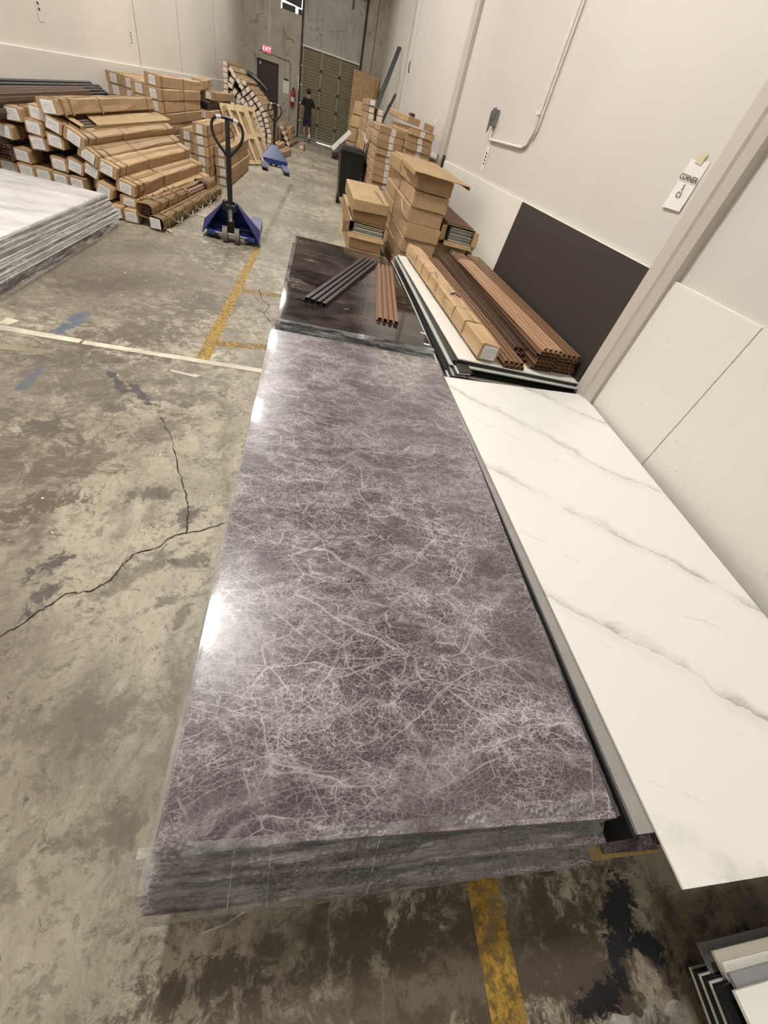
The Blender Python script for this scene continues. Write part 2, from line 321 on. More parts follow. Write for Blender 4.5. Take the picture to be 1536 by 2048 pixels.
BLUE = simple('blue_enamel', (.010, .028, .17), .32, 0, .6, .15); BLUEF = simple('scuffed_blue_fork', (.11, .12, .22), .5, 0, .4, .35, 20)
BLACKP = simple('black_powder_coat', (.010, .010, .011), .35, 0, .5); CHROME = simple('bright_steel', (.32, .32, .32), .4, 1)
WHEEL = simple('worn_nylon_wheel', (.17, .15, .135), .6, 0, .4, .2, 30); PLAST = simple('black_bin_plastic', (.009, .009, .010), .42)
GREYT = simple('grey_cloth_tape', (.17, .18, .18), .45, 0, .5, .15); CONDM = simple('painted_conduit', (.70, .66, .60), .5)
BROWNP = simple('taupe_brown_laminate', (.034, .026, .023), .55, 0, .4, .05, 3)
WHITES = simple('white_sheet', (.76, .75, .70), .3, 0, .5, .03); CREAMS = simple('cream_sheet', (.66, .62, .52), .45); GREYS = simple('grey_sheet', (.24, .24, .25), .35, 0, .5, .15)
GREENS = simple('pale_grey_green_sheet', (.50, .505, .47), .4); CORE = simple('black_panel_core', (.012, .012, .013), .35); PAPER = simple('printer_paper', (.74, .72, .69), .6)
MASK = simple('masking_tape', (.62, .54, .38), .6); INK = simple('black_ink', (.02, .02, .02), .7)
DOORB = simple('dark_brown_door_paint', (.030, .018, .014), .5); FRAMEB = simple('rusty_dark_steel', (.045, .033, .025), .7, 0, .4, .3)
ROLL = simple('olive_brown_door_paint', (.21, .185, .115), .5, 0, .4, .12, 5); STILE = simple('door_stile_paint', (.27, .24, .17), .5)
RED = simple('fire_red_paint', (.42, .02, .015), .3); BEAMM = simple('dark_grey_beam_paint', (.05, .05, .052), .45)
SKIN = simple('skin', (.36, .20, .13), .55); SHIRT = simple('charcoal_t_shirt', (.020, .021, .021), .85, 0, .2, .15, 6); SHORT = simple('navy_shorts', (.010, .013, .035), .85); HAIR = simple('black_hair', (.008, .007, .007), .7)
SOCK = simple('white_sock', (.75, .74, .72), .8); SHOE = simple('black_shoe', (.015, .015, .016), .6); SHOEL = simple('grey_shoe', (.30, .29, .28), .6)
STRAPM = simple('pale_strap', (.62, .55, .40), .5); CEILM = simple('dusty_ceiling_deck', (.32, .30, .27), .8)
def m_emit(name, col, st):
    m, nt, b = newmat(name); b.inputs['Base Color'].default_value = (*col, 1)
    b.inputs['Emission Color'].default_value = (*col, 1); b.inputs['Emission Strength'].default_value = st; return m
GLASS, _n, _b = newmat('window_glass'); _b.inputs['Transmission Weight'].default_value = 1; _b.inputs['Roughness'].default_value = .02; _b.inputs['IOR'].default_value = 1.45

# ------------------------------------------------------------------ mesh helpers
def add_box(bm, lo, hi, rot=None, piv=None, bev=0):
    r = bmesh.ops.create_cube(bm, size=1)['verts']
    c = (Vector(lo) + Vector(hi)) / 2; s = Vector(hi) - Vector(lo)
    for v in r: v.co = Vector((v.co.x * s.x, v.co.y * s.y, v.co.z * s.z)) + c
    if bev:
        es = list({e for v in r for e in v.link_edges})
        o = bmesh.ops.bevel(bm, geom=es, offset=bev, segments=2, affect='EDGES', profile=.5)
        r = list({v for fc in o['faces'] for v in fc.verts} | {v for v in r if v.is_valid})
    if rot is not None:
        pv = Vector(piv) if piv is not None else c
        for v in r: v.co = rot @ (v.co - pv) + pv
    return r
def add_tube(bm, pts, r, seg=10, closed=False, cap=True):
    pts = [Vector(p) for p in pts]; n = len(pts); rings = []; up = None
    rr = r if isinstance(r, (list, tuple)) else [r] * n
    for i, p in enumerate(pts):
        a = pts[(i - 1) % n] if (closed or i > 0) else pts[i]; b = pts[(i + 1) % n] if (closed or i < n - 1) else pts[i]
        t = (b - a).normalized()
        if up is None: up = Vector((0, 0, 1)) if abs(t.z) < .9 else Vector((0, 1, 0))
        s = t.cross(up).normalized(); up = s.cross(t).normalized()
        rings.append([bm.verts.new(p + (s * math.cos(2 * math.pi * k / seg) + up * math.sin(2 * math.pi * k / seg)) * rr[i]) for k in range(seg)])
    for i in range(n if closed else n - 1):
        A, B = rings[i], rings[(i + 1) % n]
        for k in range(seg): bm.faces.new((A[k], A[(k + 1) % seg], B[(k + 1) % seg], B[k]))
    if cap and not closed:
        bm.faces.new(rings[0][::-1]); bm.faces.new(rings[-1])
def add_cyl(bm, a, b, r, seg=20, r2=None): add_tube(bm, [a, b], [r, r if r2 is None else r2], seg)
def add_prism(bm, poly, axis, lo, hi):
    """poly in the two other axes, extruded along axis"""
    def mk(u, w, t):
        return {'x': (t, u, w), 'y': (u, t, w), 'z': (u, w, t)}[axis]
    A = [bm.verts.new(mk(u, w, lo)) for u, w in poly]; B = [bm.verts.new(mk(u, w, hi)) for u, w in poly]
    n = len(poly); bm.faces.new(A[::-1]); bm.faces.new(B)
    for k in range(n): bm.faces.new((A[k], A[(k + 1) % n], B[(k + 1) % n], B[k]))
def mesh_of(bm, name, mat, smooth=False):
    bmesh.ops.recalc_face_normals(bm, faces=bm.faces)
    me = bpy.data.meshes.new(name); bm.to_mesh(me); bm.free()
    for m in (mat if isinstance(mat, (list, tuple)) else [mat]): me.materials.append(m)
    if smooth:
        for p in me.polygons: p.use_smooth = True
    return me
def link_ob(name, me, parent=None, loc=None):
    o = bpy.data.objects.new(name, me); COL.objects.link(o)
    if parent: o.parent = parent
    if loc is not None: o.location = loc
    return o
def tag(o, label=None, cat=None, group=None, kind=None):
    if label: o['label'] = label
    if cat: o['category'] = cat
    if group: o['group'] = group
    if kind: o['kind'] = kind
    return o
def part(name, bm, mat, parent=None, smooth=False, label=None):
    o = link_ob(name, mesh_of(bm, name, mat, smooth), parent)
    if label: o['label'] = label
    return o
def empty(name, loc, rz=0, label=None, cat=None, group=None):
    o = bpy.data.objects.new(name, None); COL.objects.link(o); o.location = loc; o.rotation_euler = (0, 0, rz); o.empty_display_size = .1
    return tag(o, label, cat, group)
def B(): return bmesh.new()
def boxpart(name, lo, hi, mat, parent=None, bev=0, label=None, rot=None, piv=None):
    bm = B(); add_box(bm, lo, hi, rot, piv, bev); return part(name, bm, mat, parent, label=label)
def struct(name, bm, mat, parent=None):
    o = part(name, bm, mat, parent)
    if not parent: o['kind'] = 'structure'
    return o
ORD = ['', 'first', 'second', 'third', 'fourth', 'fifth', 'sixth', 'seventh', 'eighth', 'ninth', 'tenth', 'eleventh', 'twelfth', 'thirteenth', 'fourteenth', 'fifteenth', 'sixteenth', 'seventeenth', 'eighteenth']
def text_mesh(txt, size, name):
    cu = bpy.data.curves.new(name, 'FONT'); cu.body = txt; cu.size = size; cu.align_x = 'CENTER'; cu.align_y = 'CENTER'; cu.extrude = .0004; cu.offset = size * .012
    t = bpy.data.objects.new(name, cu); COL.objects.link(t)
    bpy.context.view_layer.update()
    me = bpy.data.meshes.new_from_object(t.evaluated_get(bpy.context.evaluated_depsgraph_get())); bpy.data.objects.remove(t); bpy.data.curves.remove(cu)
    return me

# ------------------------------------------------------------------ the building
XL, XR, YB, YF, ZC = -3.8, 2.35, 27.0, -7.0, 7.0
bm = B(); add_box(bm, (XL - .3, YF - .3, -.15), (XR + .3, YB, 0)); floor = struct('floor', bm, FLOOR)
bm = B(); add_box(bm, (XL - .3, YF - .3, ZC), (XR + .3, YB + .3, ZC + .2)); struct('ceiling', bm, CEILM)
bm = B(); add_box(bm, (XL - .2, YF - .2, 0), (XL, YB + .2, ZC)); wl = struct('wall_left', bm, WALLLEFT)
bm = B(); add_box(bm, (XR, YF - .2, 0), (XR + .2, YB + .2, ZC)); wr = struct('wall_right', bm, WALL)
bm = B(); add_box(bm, (XL, YF - .2, 0), (XR, YF, ZC)); struct('wall_front', bm, WALL)
# lower rough wainscot on both long walls, with its panel joints
def wainscot(x0, x1, zt, seams, nm):
    bm = B(); ys = [YF] + seams + [YB]
    for a, b_ in zip(ys[:-1], ys[1:]): add_box(bm, (x0, a + .003, 0), (x1, b_ - .003, zt), bev=.004)
    return struct(nm, bm, WALLLOW)
wainscot(XR - .035, XR, 1.338, [-.6, .68, 1.90, 2.70, 5.2, 7.5, 10.25, 12.6, 15, 17.5, 20, 22.4], 'wall_right_lower')
wainscot(XL, XL + .03, 1.235, [-1, 3, 10.9, 15.9, 21.2], 'wall_left_lower')
# thin joints in the painted boards above the wainscot
bm = B()
for y in (12.8, 16.2, 21.0): add_box(bm, (XL - .004, y - .014, 1.235), (XL + .003, y + .014, ZC))
struct('trim_joint_left', bm, simple('joint_grey', (.28, .25, .21), .8))
bm = B()
for y in (17.55,): add_box(bm, (XR - .002, y - .008, 1.338), (XR + .004, y + .008, ZC))
struct('trim_joint_right', bm, bpy.data.materials['joint_grey'])
# pilasters
for i, (y0, y1) in enumerate([(2.66, 2.86), (10.15, 10.42), (18.4, 18.66)]):
    bm = B(); add_prism(bm, [(2.262, y0 + .07), (2.245, y0 + .085), (2.245, y1), (XR + .01, y1), (XR + .01, y0), (2.285, y0), (2.275, y0 + .03)], 'z', 0, ZC)
    struct('trim_pilaster_%d' % (i + 1), bm, TRIMM)
# back wall of concrete with openings for a personnel door, a roller door and a high window
bm = B(); T = YB + .25
def bw(x0, x1, z0, z1): add_box(bm, (x0, YB, z0), (x1, T, z1))
bw(XL, -3.14, 0, ZC); bw(-3.14, -2.2, 2.21, ZC); bw(-2.2, -1.25, 0, 3.82); bw(-2.2, -1.25, 5.0, ZC); bw(-3.14, -2.2, 0, .0001)
bw(-1.25, 1.40, 4.86, ZC); bw(1.40, XR, 0, ZC)
struct('wall_back', bm, CONC)
bm = B(); add_box(bm, (-1.245, YB + .02, 3.03), (1.395, T, 4.86)); struct('wall_back_header', bm, CONCD)
bm = B(); add_box(bm, (-1.2, YB - .01, 3.0), (1.36, YB + .06, 3.05)); struct('trim_header_angle', bm, simple('pale_steel_angle', (.75, .73, .70), .4))
for i, (x, z1) in enumerate([(-1.245, 6.2), (1.385, 5.0)]):
    bm = B(); add_box(bm, (x - .045, YB - .06, 0), (x + .03, YB + .02, z1)); add_box(bm, (x - .02, YB - .09, 0), (x + .02, YB - .06, z1))
    struct('trim_door_track_%d' % (i + 1), bm, FRAMEB)
bm = B(); add_tube(bm, [(-1.25, YB - .1, 4.9), (1.42, YB - .1, 4.9)], .04); add_box(bm, (.75, YB - .08, 4.5), (.79, YB - .02, 4.95)); struct('trim_door_shaft', bm, FRAMEB)
# stain lines of old wiring on the concrete
for i, pts in enumerate([[(-2.62, 26.985, 7), (-2.62, 26.985, 2.75)], [(-1.68, 26.985, 2.35), (-1.66, 26.985, .5)], [(-3.05, 26.985, 2.45), (-2.3, 26.985, 2.42), (-1.72, 26.985, 2.4), (-1.66, 26.985, 2.2)], [(-2.05, 26.98, 3.3), (-1.9, 26.98, 3.05), (-1.7, 26.98, 3.08), (-1.55, 26.98, 2.98)], [(1.85, 26.985, 6), (1.85, 26.985, 2.3)]]):
    bm = B(); add_tube(bm, pts, .012 if i else .016, 8); o = part('conduit', bm, CONDM if i == 0 else simple('old_wire', (.16, .14, .11), .8))
    tag(o, ['straight conduit pipe rising from the red exit sign on the concrete wall', 'vertical wire dropping beside the fire extinguisher', 'wire run across the concrete above the dark door', 'kinked short wire under the high window', 'vertical wire to the right of the roller door'][i], 'conduit')
# personnel door
bm = B(); add_box(bm, (-3.10, YB + .03, 0.01), (-2.24, YB + .08, 2.17)); d1 = struct('door_1', bm, DOORB)
bm = B()
for lo, hi in [((-3.14, YB - .02, 0), (-3.09, YB + .12, 2.21)), ((-2.25, YB - .02, 0), (-2.2, YB + .12, 2.21)), ((-3.09, YB - .02, 2.16), (-2.25, YB + .12, 2.21))]: add_box(bm, lo, hi)
part('door_frame', bm, FRAMEB, d1)
bm = B(); add_tube(bm, [(-2.98, YB + .03, 1.0), (-2.98, YB - .04, 1.0), (-2.86, YB - .04, 1.0)], .012); part('door_handle', bm, CHROME, d1, True)
boxpart('door_closer', (-3.02, YB - .03, 2.03), (-2.96, YB + .03, 2.13), simple('closer_grey', (.5, .5, .5), .4), d1)
# roller door: sections with ribs, stiles and a lit gap below
d2 = empty('door_2', (0, YB + .05, 0)); d2['kind'] = 'structure'
for k in range(5):
    z0 = .03 + k * .6; z1 = z0 + .578
    bm = B(); add_box(bm, (-1.245, .02, z0), (1.395, .06, z1), bev=.006)
    for j in range(6): zz = z0 + .06 + j * .095; add_prism(bm, [(0.02, zz), (.0, zz + .02), (.0, zz + .05), (.02, zz + .07)], 'x', -1.19, 1.35)
    part('door_section', bm, ROLL, d2)
for x in (-1.16, -.34, .5, 1.31):
    bm = B(); add_box(bm, (x - .035, -.02, .03), (x + .035, .02, 3.02)); part('door_stile', bm, STILE, d2)
for k in range(1, 5):
    bm = B(); 
    for x in (-.34, .5): add_box(bm, (x - .06, -.035, .02 + k * .6 - .05), (x + .06, -.015, .02 + k * .6 + .05))
    part('hinge', bm, FRAMEB, d2)
bm = B(); add_box(bm, (-1.245, .02, 0), (-.30, .05, .04)); add_box(bm, (.55, .02, 0), (1.395, .05, .04)); part('bottom_seal', bm, FRAMEB, d2)
bm = B(); add_box(bm, (-5, T, -.1), (5, T + 8, -.001)); struct('floor_outside', bm, simple('sunlit_paving', (.8, .8, .8), .9))
# high window, mostly blocked by dark boards
w1 = empty('window_1', (-1.725, YB + .08, 4.4)); w1['kind'] = 'structure'
bm = B(); 
for lo, hi in [((-.475, -.05, -.58), (-.44, .05, .6)), ((.42, -.07, -.52), (.475, .05, .6)), ((-.475, -.05, .56), (.475, .05, .6))]: add_box(bm, lo, hi)
part('window_frame', bm, simple('pale_window_frame', (.8, .76, .62), .4), w1)
bm = B(); add_box(bm, (-.44, .06, -.58), (.44, .066, .56)); part('pane', bm, GLASS, w1)
bm = B(); add_box(bm, (-.36, -.02, -.36), (.42, .02, .56), rot=Matrix.Rotation(R(5), 3, 'Y')); add_box(bm, (-.40, -.02, -.58), (.14, .03, -.40)); add_box(bm, (.26, -.02, -.58), (.46, .03, -.42))
part('blocking_board', bm, simple('dark_window_board', (.045, .035, .028), .6), w1)

# painted lines, tape, cracks belong to the floor
def flat(name, polys, mat, z=.0012):
    if 'tape' in name: z = .0024
    bm = B()
    for p in polys:
        add_prism(bm, p, 'z', z - .001, z)
    return part(name, bm, mat, floor)
flat('painted_line', [[(-.835, 3.10), (-.735, 3.09), (-.715, 6.6), (-.80, 6.6)]], YELLOW)
flat('painted_line', [[(-.74, 3.43), (-.74, 3.53), (-.20, 3.64), (-.20, 3.54)]], YELLOWB)
flat('painted_line', [[(-.72, 4.77), (-.72, 4.88), (-.20, 4.98), (-.20, 4.86)]], YELLOWB)
flat('painted_line', [[(.655, -.5), (.76, -.5), (.765, .3), (.655, .3)]], YELLOW)
flat('painted_line', [[(-.77, 6.9), (-.69, 6.9), (-.62, 12.6), (-.70, 12.6)]], m_paintline('ghost_yellow_paint', (.30, .23, .11), .55))
flat('white_tape_line', [[(-2.3, 3.19), (-2.3, 3.115), (-1.62, 3.10), (-1.62, 3.165)], [(-1.60, 3.155), (-1.60, 3.095), (-.1, 3.09), (-.1, 3.155)], [(-2.17, 3.20), (-2.10, 3.20), (-2.08, 3.30), (-2.16, 3.31)]], WTAPE)
flat('white_tape_scrap', [[(-.96, 2.925), (-.95, 2.895), (-.77, 2.865), (-.785, 2.90)], [(-.80, 2.92), (-.77, 2.87), (-.745, 2.90)]], m_paintline('tape_scrap', (.60, .56, .48), 2))
flat('plaster_smear', [[(-2.2, 2.95), (-1.75, 2.92), (-1.78, 2.88), (-2.2, 2.82)]], m_paintline('plaster_smear', (.33, .30, .20), .85))
def crackline(pts, w, seed):
    random.seed(seed); bm = B(); P_ = []
    for a, b_ in zip(pts[:-1], pts[1:]):
        for k in range(6):
            t = k / 6; P_.append((a[0] + (b_[0] - a[0]) * t + random.uniform(-.006, .006), a[1] + (b_[1] - a[1]) * t + random.uniform(-.006, .006)))
    P_.append(pts[-1]); L_ = []
    for i, p in enumerate(P_):
        q = Vector(P_[min(i + 1, len(P_) - 1)]) - Vector(P_[max(i - 1, 0)]); n_ = Vector((-q.y, q.x)).normalized() * w * random.uniform(.3, 1.1)
        L_.append((bm.verts.new((p[0] + n_.x, p[1] + n_.y, .0015)), bm.verts.new((p[0] - n_.x, p[1] - n_.y, .0015))))
    for (a, b_), (c, d) in zip(L_[:-1], L_[1:]): bm.faces.new((a, b_, d, c))
    return part('crack', bm, CRACK, floor)
crackline([(-1.3, .70), (-1.014, .809), (-.971, .854), (-.927, .924), (-.876, .991), (-.794, 1.013), (-.744, 1.058), (-.716, 1.153), (-.677, 1.227), (-.61, 1.253), (-.546, 1.346), (-.439, 1.382), (-.33, 1.45), (-.1, 1.52)], .0042, 3)
crackline([(-.867, 2.307), (-.741, 2.091), (-.659, 1.866), (-.578, 1.666), (-.529, 1.556), (-.50, 1.36)], .004, 5)
crackline([(-.56, 5.0), (-.50, 4.7), (-.40, 4.55), (-.44, 4.3), (-.33, 4.1)], .006, 8)
crackline([(-1.5, 5.9), (-1.1, 5.3), (-.9, 5.2), (-.5, 4.6)], .005, 9)
random.seed(21)
bm = B()
for k in range(26):
    x, y = random.uniform(-1.9, -.45), random.uniform(1.0, 5.5); s = random.uniform(.0015, .004) * (1 + y * .15)
    add_box(bm, (x - s, y - s, 0), (x + s, y + s, s * .8), rot=Matrix.Rotation(random.random() * 3, 3, 'Z'))
o = part('plaster_crumbs', bm, PAPER); tag(o, 'tiny white crumbs scattered over the stained concrete floor', 'debris', kind='stuff')

# ceiling lamps: slim high-bay fixtures in a row, plus one added behind the camera to brighten the near end
for i, (y, k) in enumerate(LAMP_Y):
    t = empty('ceiling_light', (LAMP_X, y, LAMP_Z), 0, ['nearest', 'second', 'third', 'farthest', 'added unseen rear fill'][i] + ' high bay lamp of the row under the ceiling', 'lamp', 'high bay lamps')
    bm = B(); add_prism(bm, [(-.2, .0), (-.13, .09), (.13, .09), (.2, 0), (.17, 0), (.12, .07), (-.12, .07), (-.17, 0)], 'y', -.5, .5); part('housing', bm, simple('lamp_housing', (.7, .7, .7), .4), t)
    bm = B(); add_box(bm, (-.13, -.45, .0), (.13, .45, .025)); part('diffuser', bm, m_emit('lamp_glow_%d' % i, (1, .965, .90), LAMP_POWER * k), t)
    bm = B(); [add_tube(bm, [(0, yy, .09), (0, yy, .5)], .004, 6) for yy in (-.4, .4)]; add_box(bm, (-.01, -.4, .085), (.01, .4, .095)); part('hanging_wire', bm, CHROME, t)

# ------------------------------------------------------------------ cartons
def carton_mesh(w, h, l, seed, amp=.004, bow=0.0, mat=None, cham=.007, n=10):
    rnd = random.Random(seed); bm = B(); rings = []
    ph = rnd.random() * 6
    for i in range(n + 1):
        t = i / n; y = l * t; e = 1 - (.10 if i in (0, n) else 0) * min(1, amp * 60)
        oz = bow * math.sin(math.pi * t) + amp * .25 * math.sin(ph + t * 5); ox = amp * .5 * math.sin(ph * 2 + t * 4)
        hw, hh = w / 2 * e, h / 2 * e; c = cham + amp * .8
        P_ = [(-hw + c, -hh), (0, -hh), (hw - c, -hh), (hw, -hh + c), (hw, 0), (hw, hh - c), (hw - c, hh), (0, hh), (-hw + c, hh), (-hw, hh - c), (-hw, 0), (-hw, -hh + c)]
        rings.append([bm.verts.new((x + ox + rnd.uniform(-amp, amp) * (.2 if z < -hh * .9 else 1), y, z + oz + rnd.uniform(-amp, amp) * (.2 if z < -hh * .9 else 1))) for x, z in P_])
    for a, b_ in zip(rings[:-1], rings[1:]):
        for k in range(12): bm.faces.new((a[k], a[(k + 1) % 12], b_[(k + 1) % 12], b_[k]))
    bm.faces.new(rings[0][::-1]); bm.faces.new(rings[-1])
    return mesh_of(bm, 'carton', mat or CARD)
def label_mesh(lw, lh, seed, curl=.004, dx=0, dz=0):
    rnd = random.Random(seed); bm = B(); n = 3; G = []
    for i in range(n + 1):
        for j in range(n + 1):
            u, v = i / n - .5, j / n - .5
            G.append((u * lw + dx + rnd.uniform(-1, 1) * .002, -.003 - curl * abs(u) * rnd.random() * 2, v * lh + dz + rnd.uniform(-1, 1) * .002))
    F_ = [bm.verts.new(g) for g in G]; K_ = [bm.verts.new((g[0], g[1] + .0015, g[2])) for g in G]; m = n + 1
    for i in range(n):
        for j in range(n):
            a, b_, c, d = i * m + j, (i + 1) * m + j, (i + 1) * m + j + 1, i * m + j + 1
            bm.faces.new((F_[a], F_[b_], F_[c], F_[d])); bm.faces.new((K_[d], K_[c], K_[b_], K_[a]))
    ed = [k * m for k in range(m)] + [n * m + k for k in range(1, m)] + [k * m + n for k in range(n - 1, -1, -1)] + [k for k in range(n - 1, 0, -1)]
    for a, b_ in zip(ed, ed[1:] + ed[:1]): bm.faces.new((F_[b_], F_[a], K_[a], K_[b_]))
    return mesh_of(bm, 'shipping_label', LABEL)
def tape_mesh(w, h, ys, wd=.045, ex=.0035, mat=None):
    bm = B()
    for y in ys:
        a, b_ = w / 2 + ex, h / 2 + ex; c = .008
        P_ = [(-a + c, -b_), (a - c, -b_), (a, -b_ + c), (a, b_ - c), (a - c, b_), (-a + c, b_), (-a, b_ - c), (-a, -b_ + c)]
        A = [bm.verts.new((x, y, z)) for x, z in P_]; C = [bm.verts.new((x, y + wd, z)) for x, z in P_]
        for k in range(8): bm.faces.new((A[k], A[(k + 1) % 8], C[(k + 1) % 8], C[k]))
    add_box(bm, (-wd / 2, min(ys), h / 2 + ex * .4), (wd / 2, max(ys) + wd, h / 2 + ex))
    return mesh_of(bm, 'packing_tape', mat or TAPE)
KINDS = {}
def kind(name, w, h, l, lw, lh, nvar=4, amp=.004, tapes=(.12, .6), mat=None, dx=0, dz=0, bow=0, face_strip=False):
    V_ = []
    for s in range(nvar):
        body = carton_mesh(w, h, l, hash_(name) + s, amp, bow, mat)
        lab = label_mesh(lw, lh, s + 5, .006 if amp > .004 else .002, dx, dz)
        tp = tape_mesh(w, h, [l * t for t in tapes], ex=amp + .002)
        V_.append((body, lab, tp))
    KINDS[name] = (V_, w, h, l)
def hash_(s): return sum(ord(c) * (i + 3) for i, c in enumerate(s))
kind('slim', .168, .126, 2.85, .125, .10, 5, .0045, (.05, .10, .35, .92), bow=.004)
kind('slimneat', .165, .122, 2.85, .11, .09, 3, .002, (.03, .5))
kind('mid', .235, .140, 2.85, .095, .105, 4, .003, (.03, .5), dx=.0)
kind('wide', .50, .176, 2.9, .0001, .0001, 3, .004, (.5,), )
kind('flatc', .52, .098, 2.9, .085, .088, 4, .003, (.5,), dx=.02)
kind('pilew', .215, .135, 2.85, .13, .105, 4, .005, (.03, .09, .35, .9), bow=.004)
cnt = {}
def put_carton(k, near, far=None, roll=0, label='', group=None, yaw=0, pitch=0, haslabel=True, hastape=True, mat=None, name='carton', var=None):
    V_, w, h, l = KINDS[k]; cnt[k] = cnt.get(k, 0) + 1; v = V_[(cnt[k] * 7 // 3 + cnt[k]) % len(V_)] if var is None else V_[var]
    o = link_ob(name, v[0]); near = Vector(near)
    if far is not None: d = (Vector(far) - near).normalized()
    else: d = Vector((math.sin(R(-yaw)), math.cos(R(yaw)) * math.cos(R(pitch)), math.sin(R(pitch)))).normalized()
    x = d.cross(Vector((0, 0, 1))).normalized(); z = x.cross(d)
    m = Matrix((x, d, z)).transposed() @ Matrix.Rotation(R(roll), 3, 'Y')
    mw = m.to_4x4(); mw.translation = near; o.matrix_world = mw
    tag(o, label, 'carton', group)
    if haslabel: link_ob('shipping_label', v[1], o)
    if hastape: link_ob('packing_tape', v[2], o)
    return o

# --- the tumbled pile beside the cloudy white stack (near ends about 6.6 m away)
pile = 'tumbled cartons of the near left pile'
def q(n, nx, nz, fx, fz, roll, lab, ny=6.6, fy=9.4): put_carton('pilew' if n in 'ACDEGH' else 'slim', (nx, ny, nz), (fx, fy, fz), roll, lab, pile)
q('A', -2.99, .895, -2.80, .95, -8, 'topmost labelled carton of the near left pile, below the dark planks')
q('C', -2.80, .675, -2.55, .72, 22, 'long carton with shiny tape, just under the torn open one')
q('D', -2.69, .545, -2.47, .59, 24, 'long carton in the middle of the pile slope, third step down')
q('E', -2.515, .46, -2.30, .49, 14, 'long carton with a clean top above the overhang shadow on the pile slope')
q('F', -2.56, .255, -2.50, .22, 18, 'taped carton stub poking out beside the corner of the cloudy white stack', 6.5)
q('G', -2.34, .315, -2.13, .33, 10, 'bulging carton with curled white label near the lower end of the pile')
q('H', -2.33, .165, -2.02, .19, 6, 'much taped carton lying second from the floor on the pile side')
q('K', -2.45, .075, -2.45, .075, 0, 'bottom carton nearest the corner of the cloudy white stack', 6.42, 9.3)
q('L', -2.265, .070, -2.25, .07, 0, 'bottom carton right of it, under the much taped one', 6.40, 9.3)
q('M', -3.39, .745, -3.39, .76, -5, 'upper left pile carton with torn label beside brown planks', 6.62)
q('N', -3.16, .80, -3.16, .80, 3, 'small end carton under a scrap of white label near the pile top', 6.68)
q('O', -3.20, .675, -3.15, .69, 4, 'carton with large white label in the second column of the pile')
q('P', -3.50, .585, -3.48, .6, 4, 'carton with pale label at the left frame edge of the pile', 6.55)
q('Q', -3.20, .54, -3.20, .56, -4, 'carton with peeled label hanging in the middle of the pile face')
q('Rr', -3.02, .60, -2.98, .60, 6, 'carton with white label left of the folded label flap', 6.62)
q('S', -2.99, .745, -2.70, .80, 16, 'carton with bright label whose top is torn open above brown planks')
q('T', -3.40, .39, -3.38, .4, 3, 'carton with square white label in the lower left of the pile', 6.58)
q('U', -3.035, .39, -3.02, .39, 3, 'carton with white label beneath the dark hollow of the pile')
q('V', -2.865, .405, -2.82, .41, 14, 'carton with tilted label right of the dark hollow')
q('W', -2.70, .40, -2.62, .40, 22, 'carton with tilted label under the third step of the slope', 6.62)
q('X', -3.215, .255, -3.21, .25, 2, 'carton row end just above the white stack, left of the vertical seam', 6.55)
q('Y', -3.04, .25, -3.03, .25, 1, 'carton row end just above the white stack, in the middle', 6.55)
q('Z', -2.865, .25, -2.85, .25, 1, 'carton row end just above the white stack, right one', 6.55)
q('a', -3.57, .255, -3.56, .25, 1, 'faded carton end beside the open flap above the white stack', 6.55)
q('aa', -3.39, .255, -3.38, .25, 1, 'carton with an open yellow flap just above the white stack', 6.55)
q('bb', -2.68, .255, -2.66, .25, 4, 'unlabelled brown carton squeezed behind the corner stub', 6.75)
for k in range(6): put_carton('slim', (-3.60 + k * .178, 6.5, .10), (-3.60 + k * .178, 9.3, .10), 0, ORD[k + 1] + ' bottom row carton from the left wall, mostly hidden behind the white stack', pile)
for x, z in ((-3.05, .66), (-2.90, .54), (-2.72, .40)): pass
# a torn open carton: brown planks under opened flaps
def plank_mesh(w, h, l, ribs, mat, nm='fluted_plank'):
    bm = B(); n = ribs; pitch = w / n; rw = pitch * .64; t = .0028
    add_box(bm, (-w / 2, 0, 0), (w / 2, l, t))
    for k in range(n):
        x0 = -w / 2 + pitch * k + (pitch - rw) / 2; x1 = x0 + rw
        add_box(bm, (x0, 0, t * .9), (x0 + t, l, h - t * .9)); add_box(bm, (x1 - t, 0, t * .9), (x1, l, h - t * .9)); add_box(bm, (x0, 0, h - t), (x1, l, h))
        if k < n - 1: add_box(bm, (x1 - t, 0.002, t * .5), (x1 + (pitch - rw) + t, l - .002, t * 1.4))
    add_box(bm, (-w / 2 - .006, 0.001, t), (-w / 2 + .006, l - .001, t * 2.2))
    return mesh_of(bm, nm, mat)
def put(name, me, near, far, label, cat, group=None, roll=0, parent=None):
    o = link_ob(name, me, parent); near = Vector(near); d = (Vector(far) - near).normalized()
    x = d.cross(Vector((0, 0, 1))).normalized(); z = x.cross(d)
    m = (Matrix((x, d, z)).transposed() @ Matrix.Rotation(R(roll), 3, 'Y')).to_4x4(); m.translation = near; o.matrix_world = m
    return tag(o, label, cat, group)
pb = plank_mesh(.165, .026, 2.8, 4, PL_COFFEE); pt = plank_mesh(.165, .026, 2.8, 4, PL_BROWN); pdk = plank_mesh(.165, .026, 3.0, 4, PL_DARK)
for k in range(3):
    put('fluted_plank', pb, (-2.86 + k * .004, 6.75, .765 - k * .0265), (-2.63, 9.4, .80 - k * .0265), 'coffee brown plank seen through the torn carton, ' + ORD[k + 1] + ' from the top', 'plank', 'planks in the torn carton', 18)
bm = B()
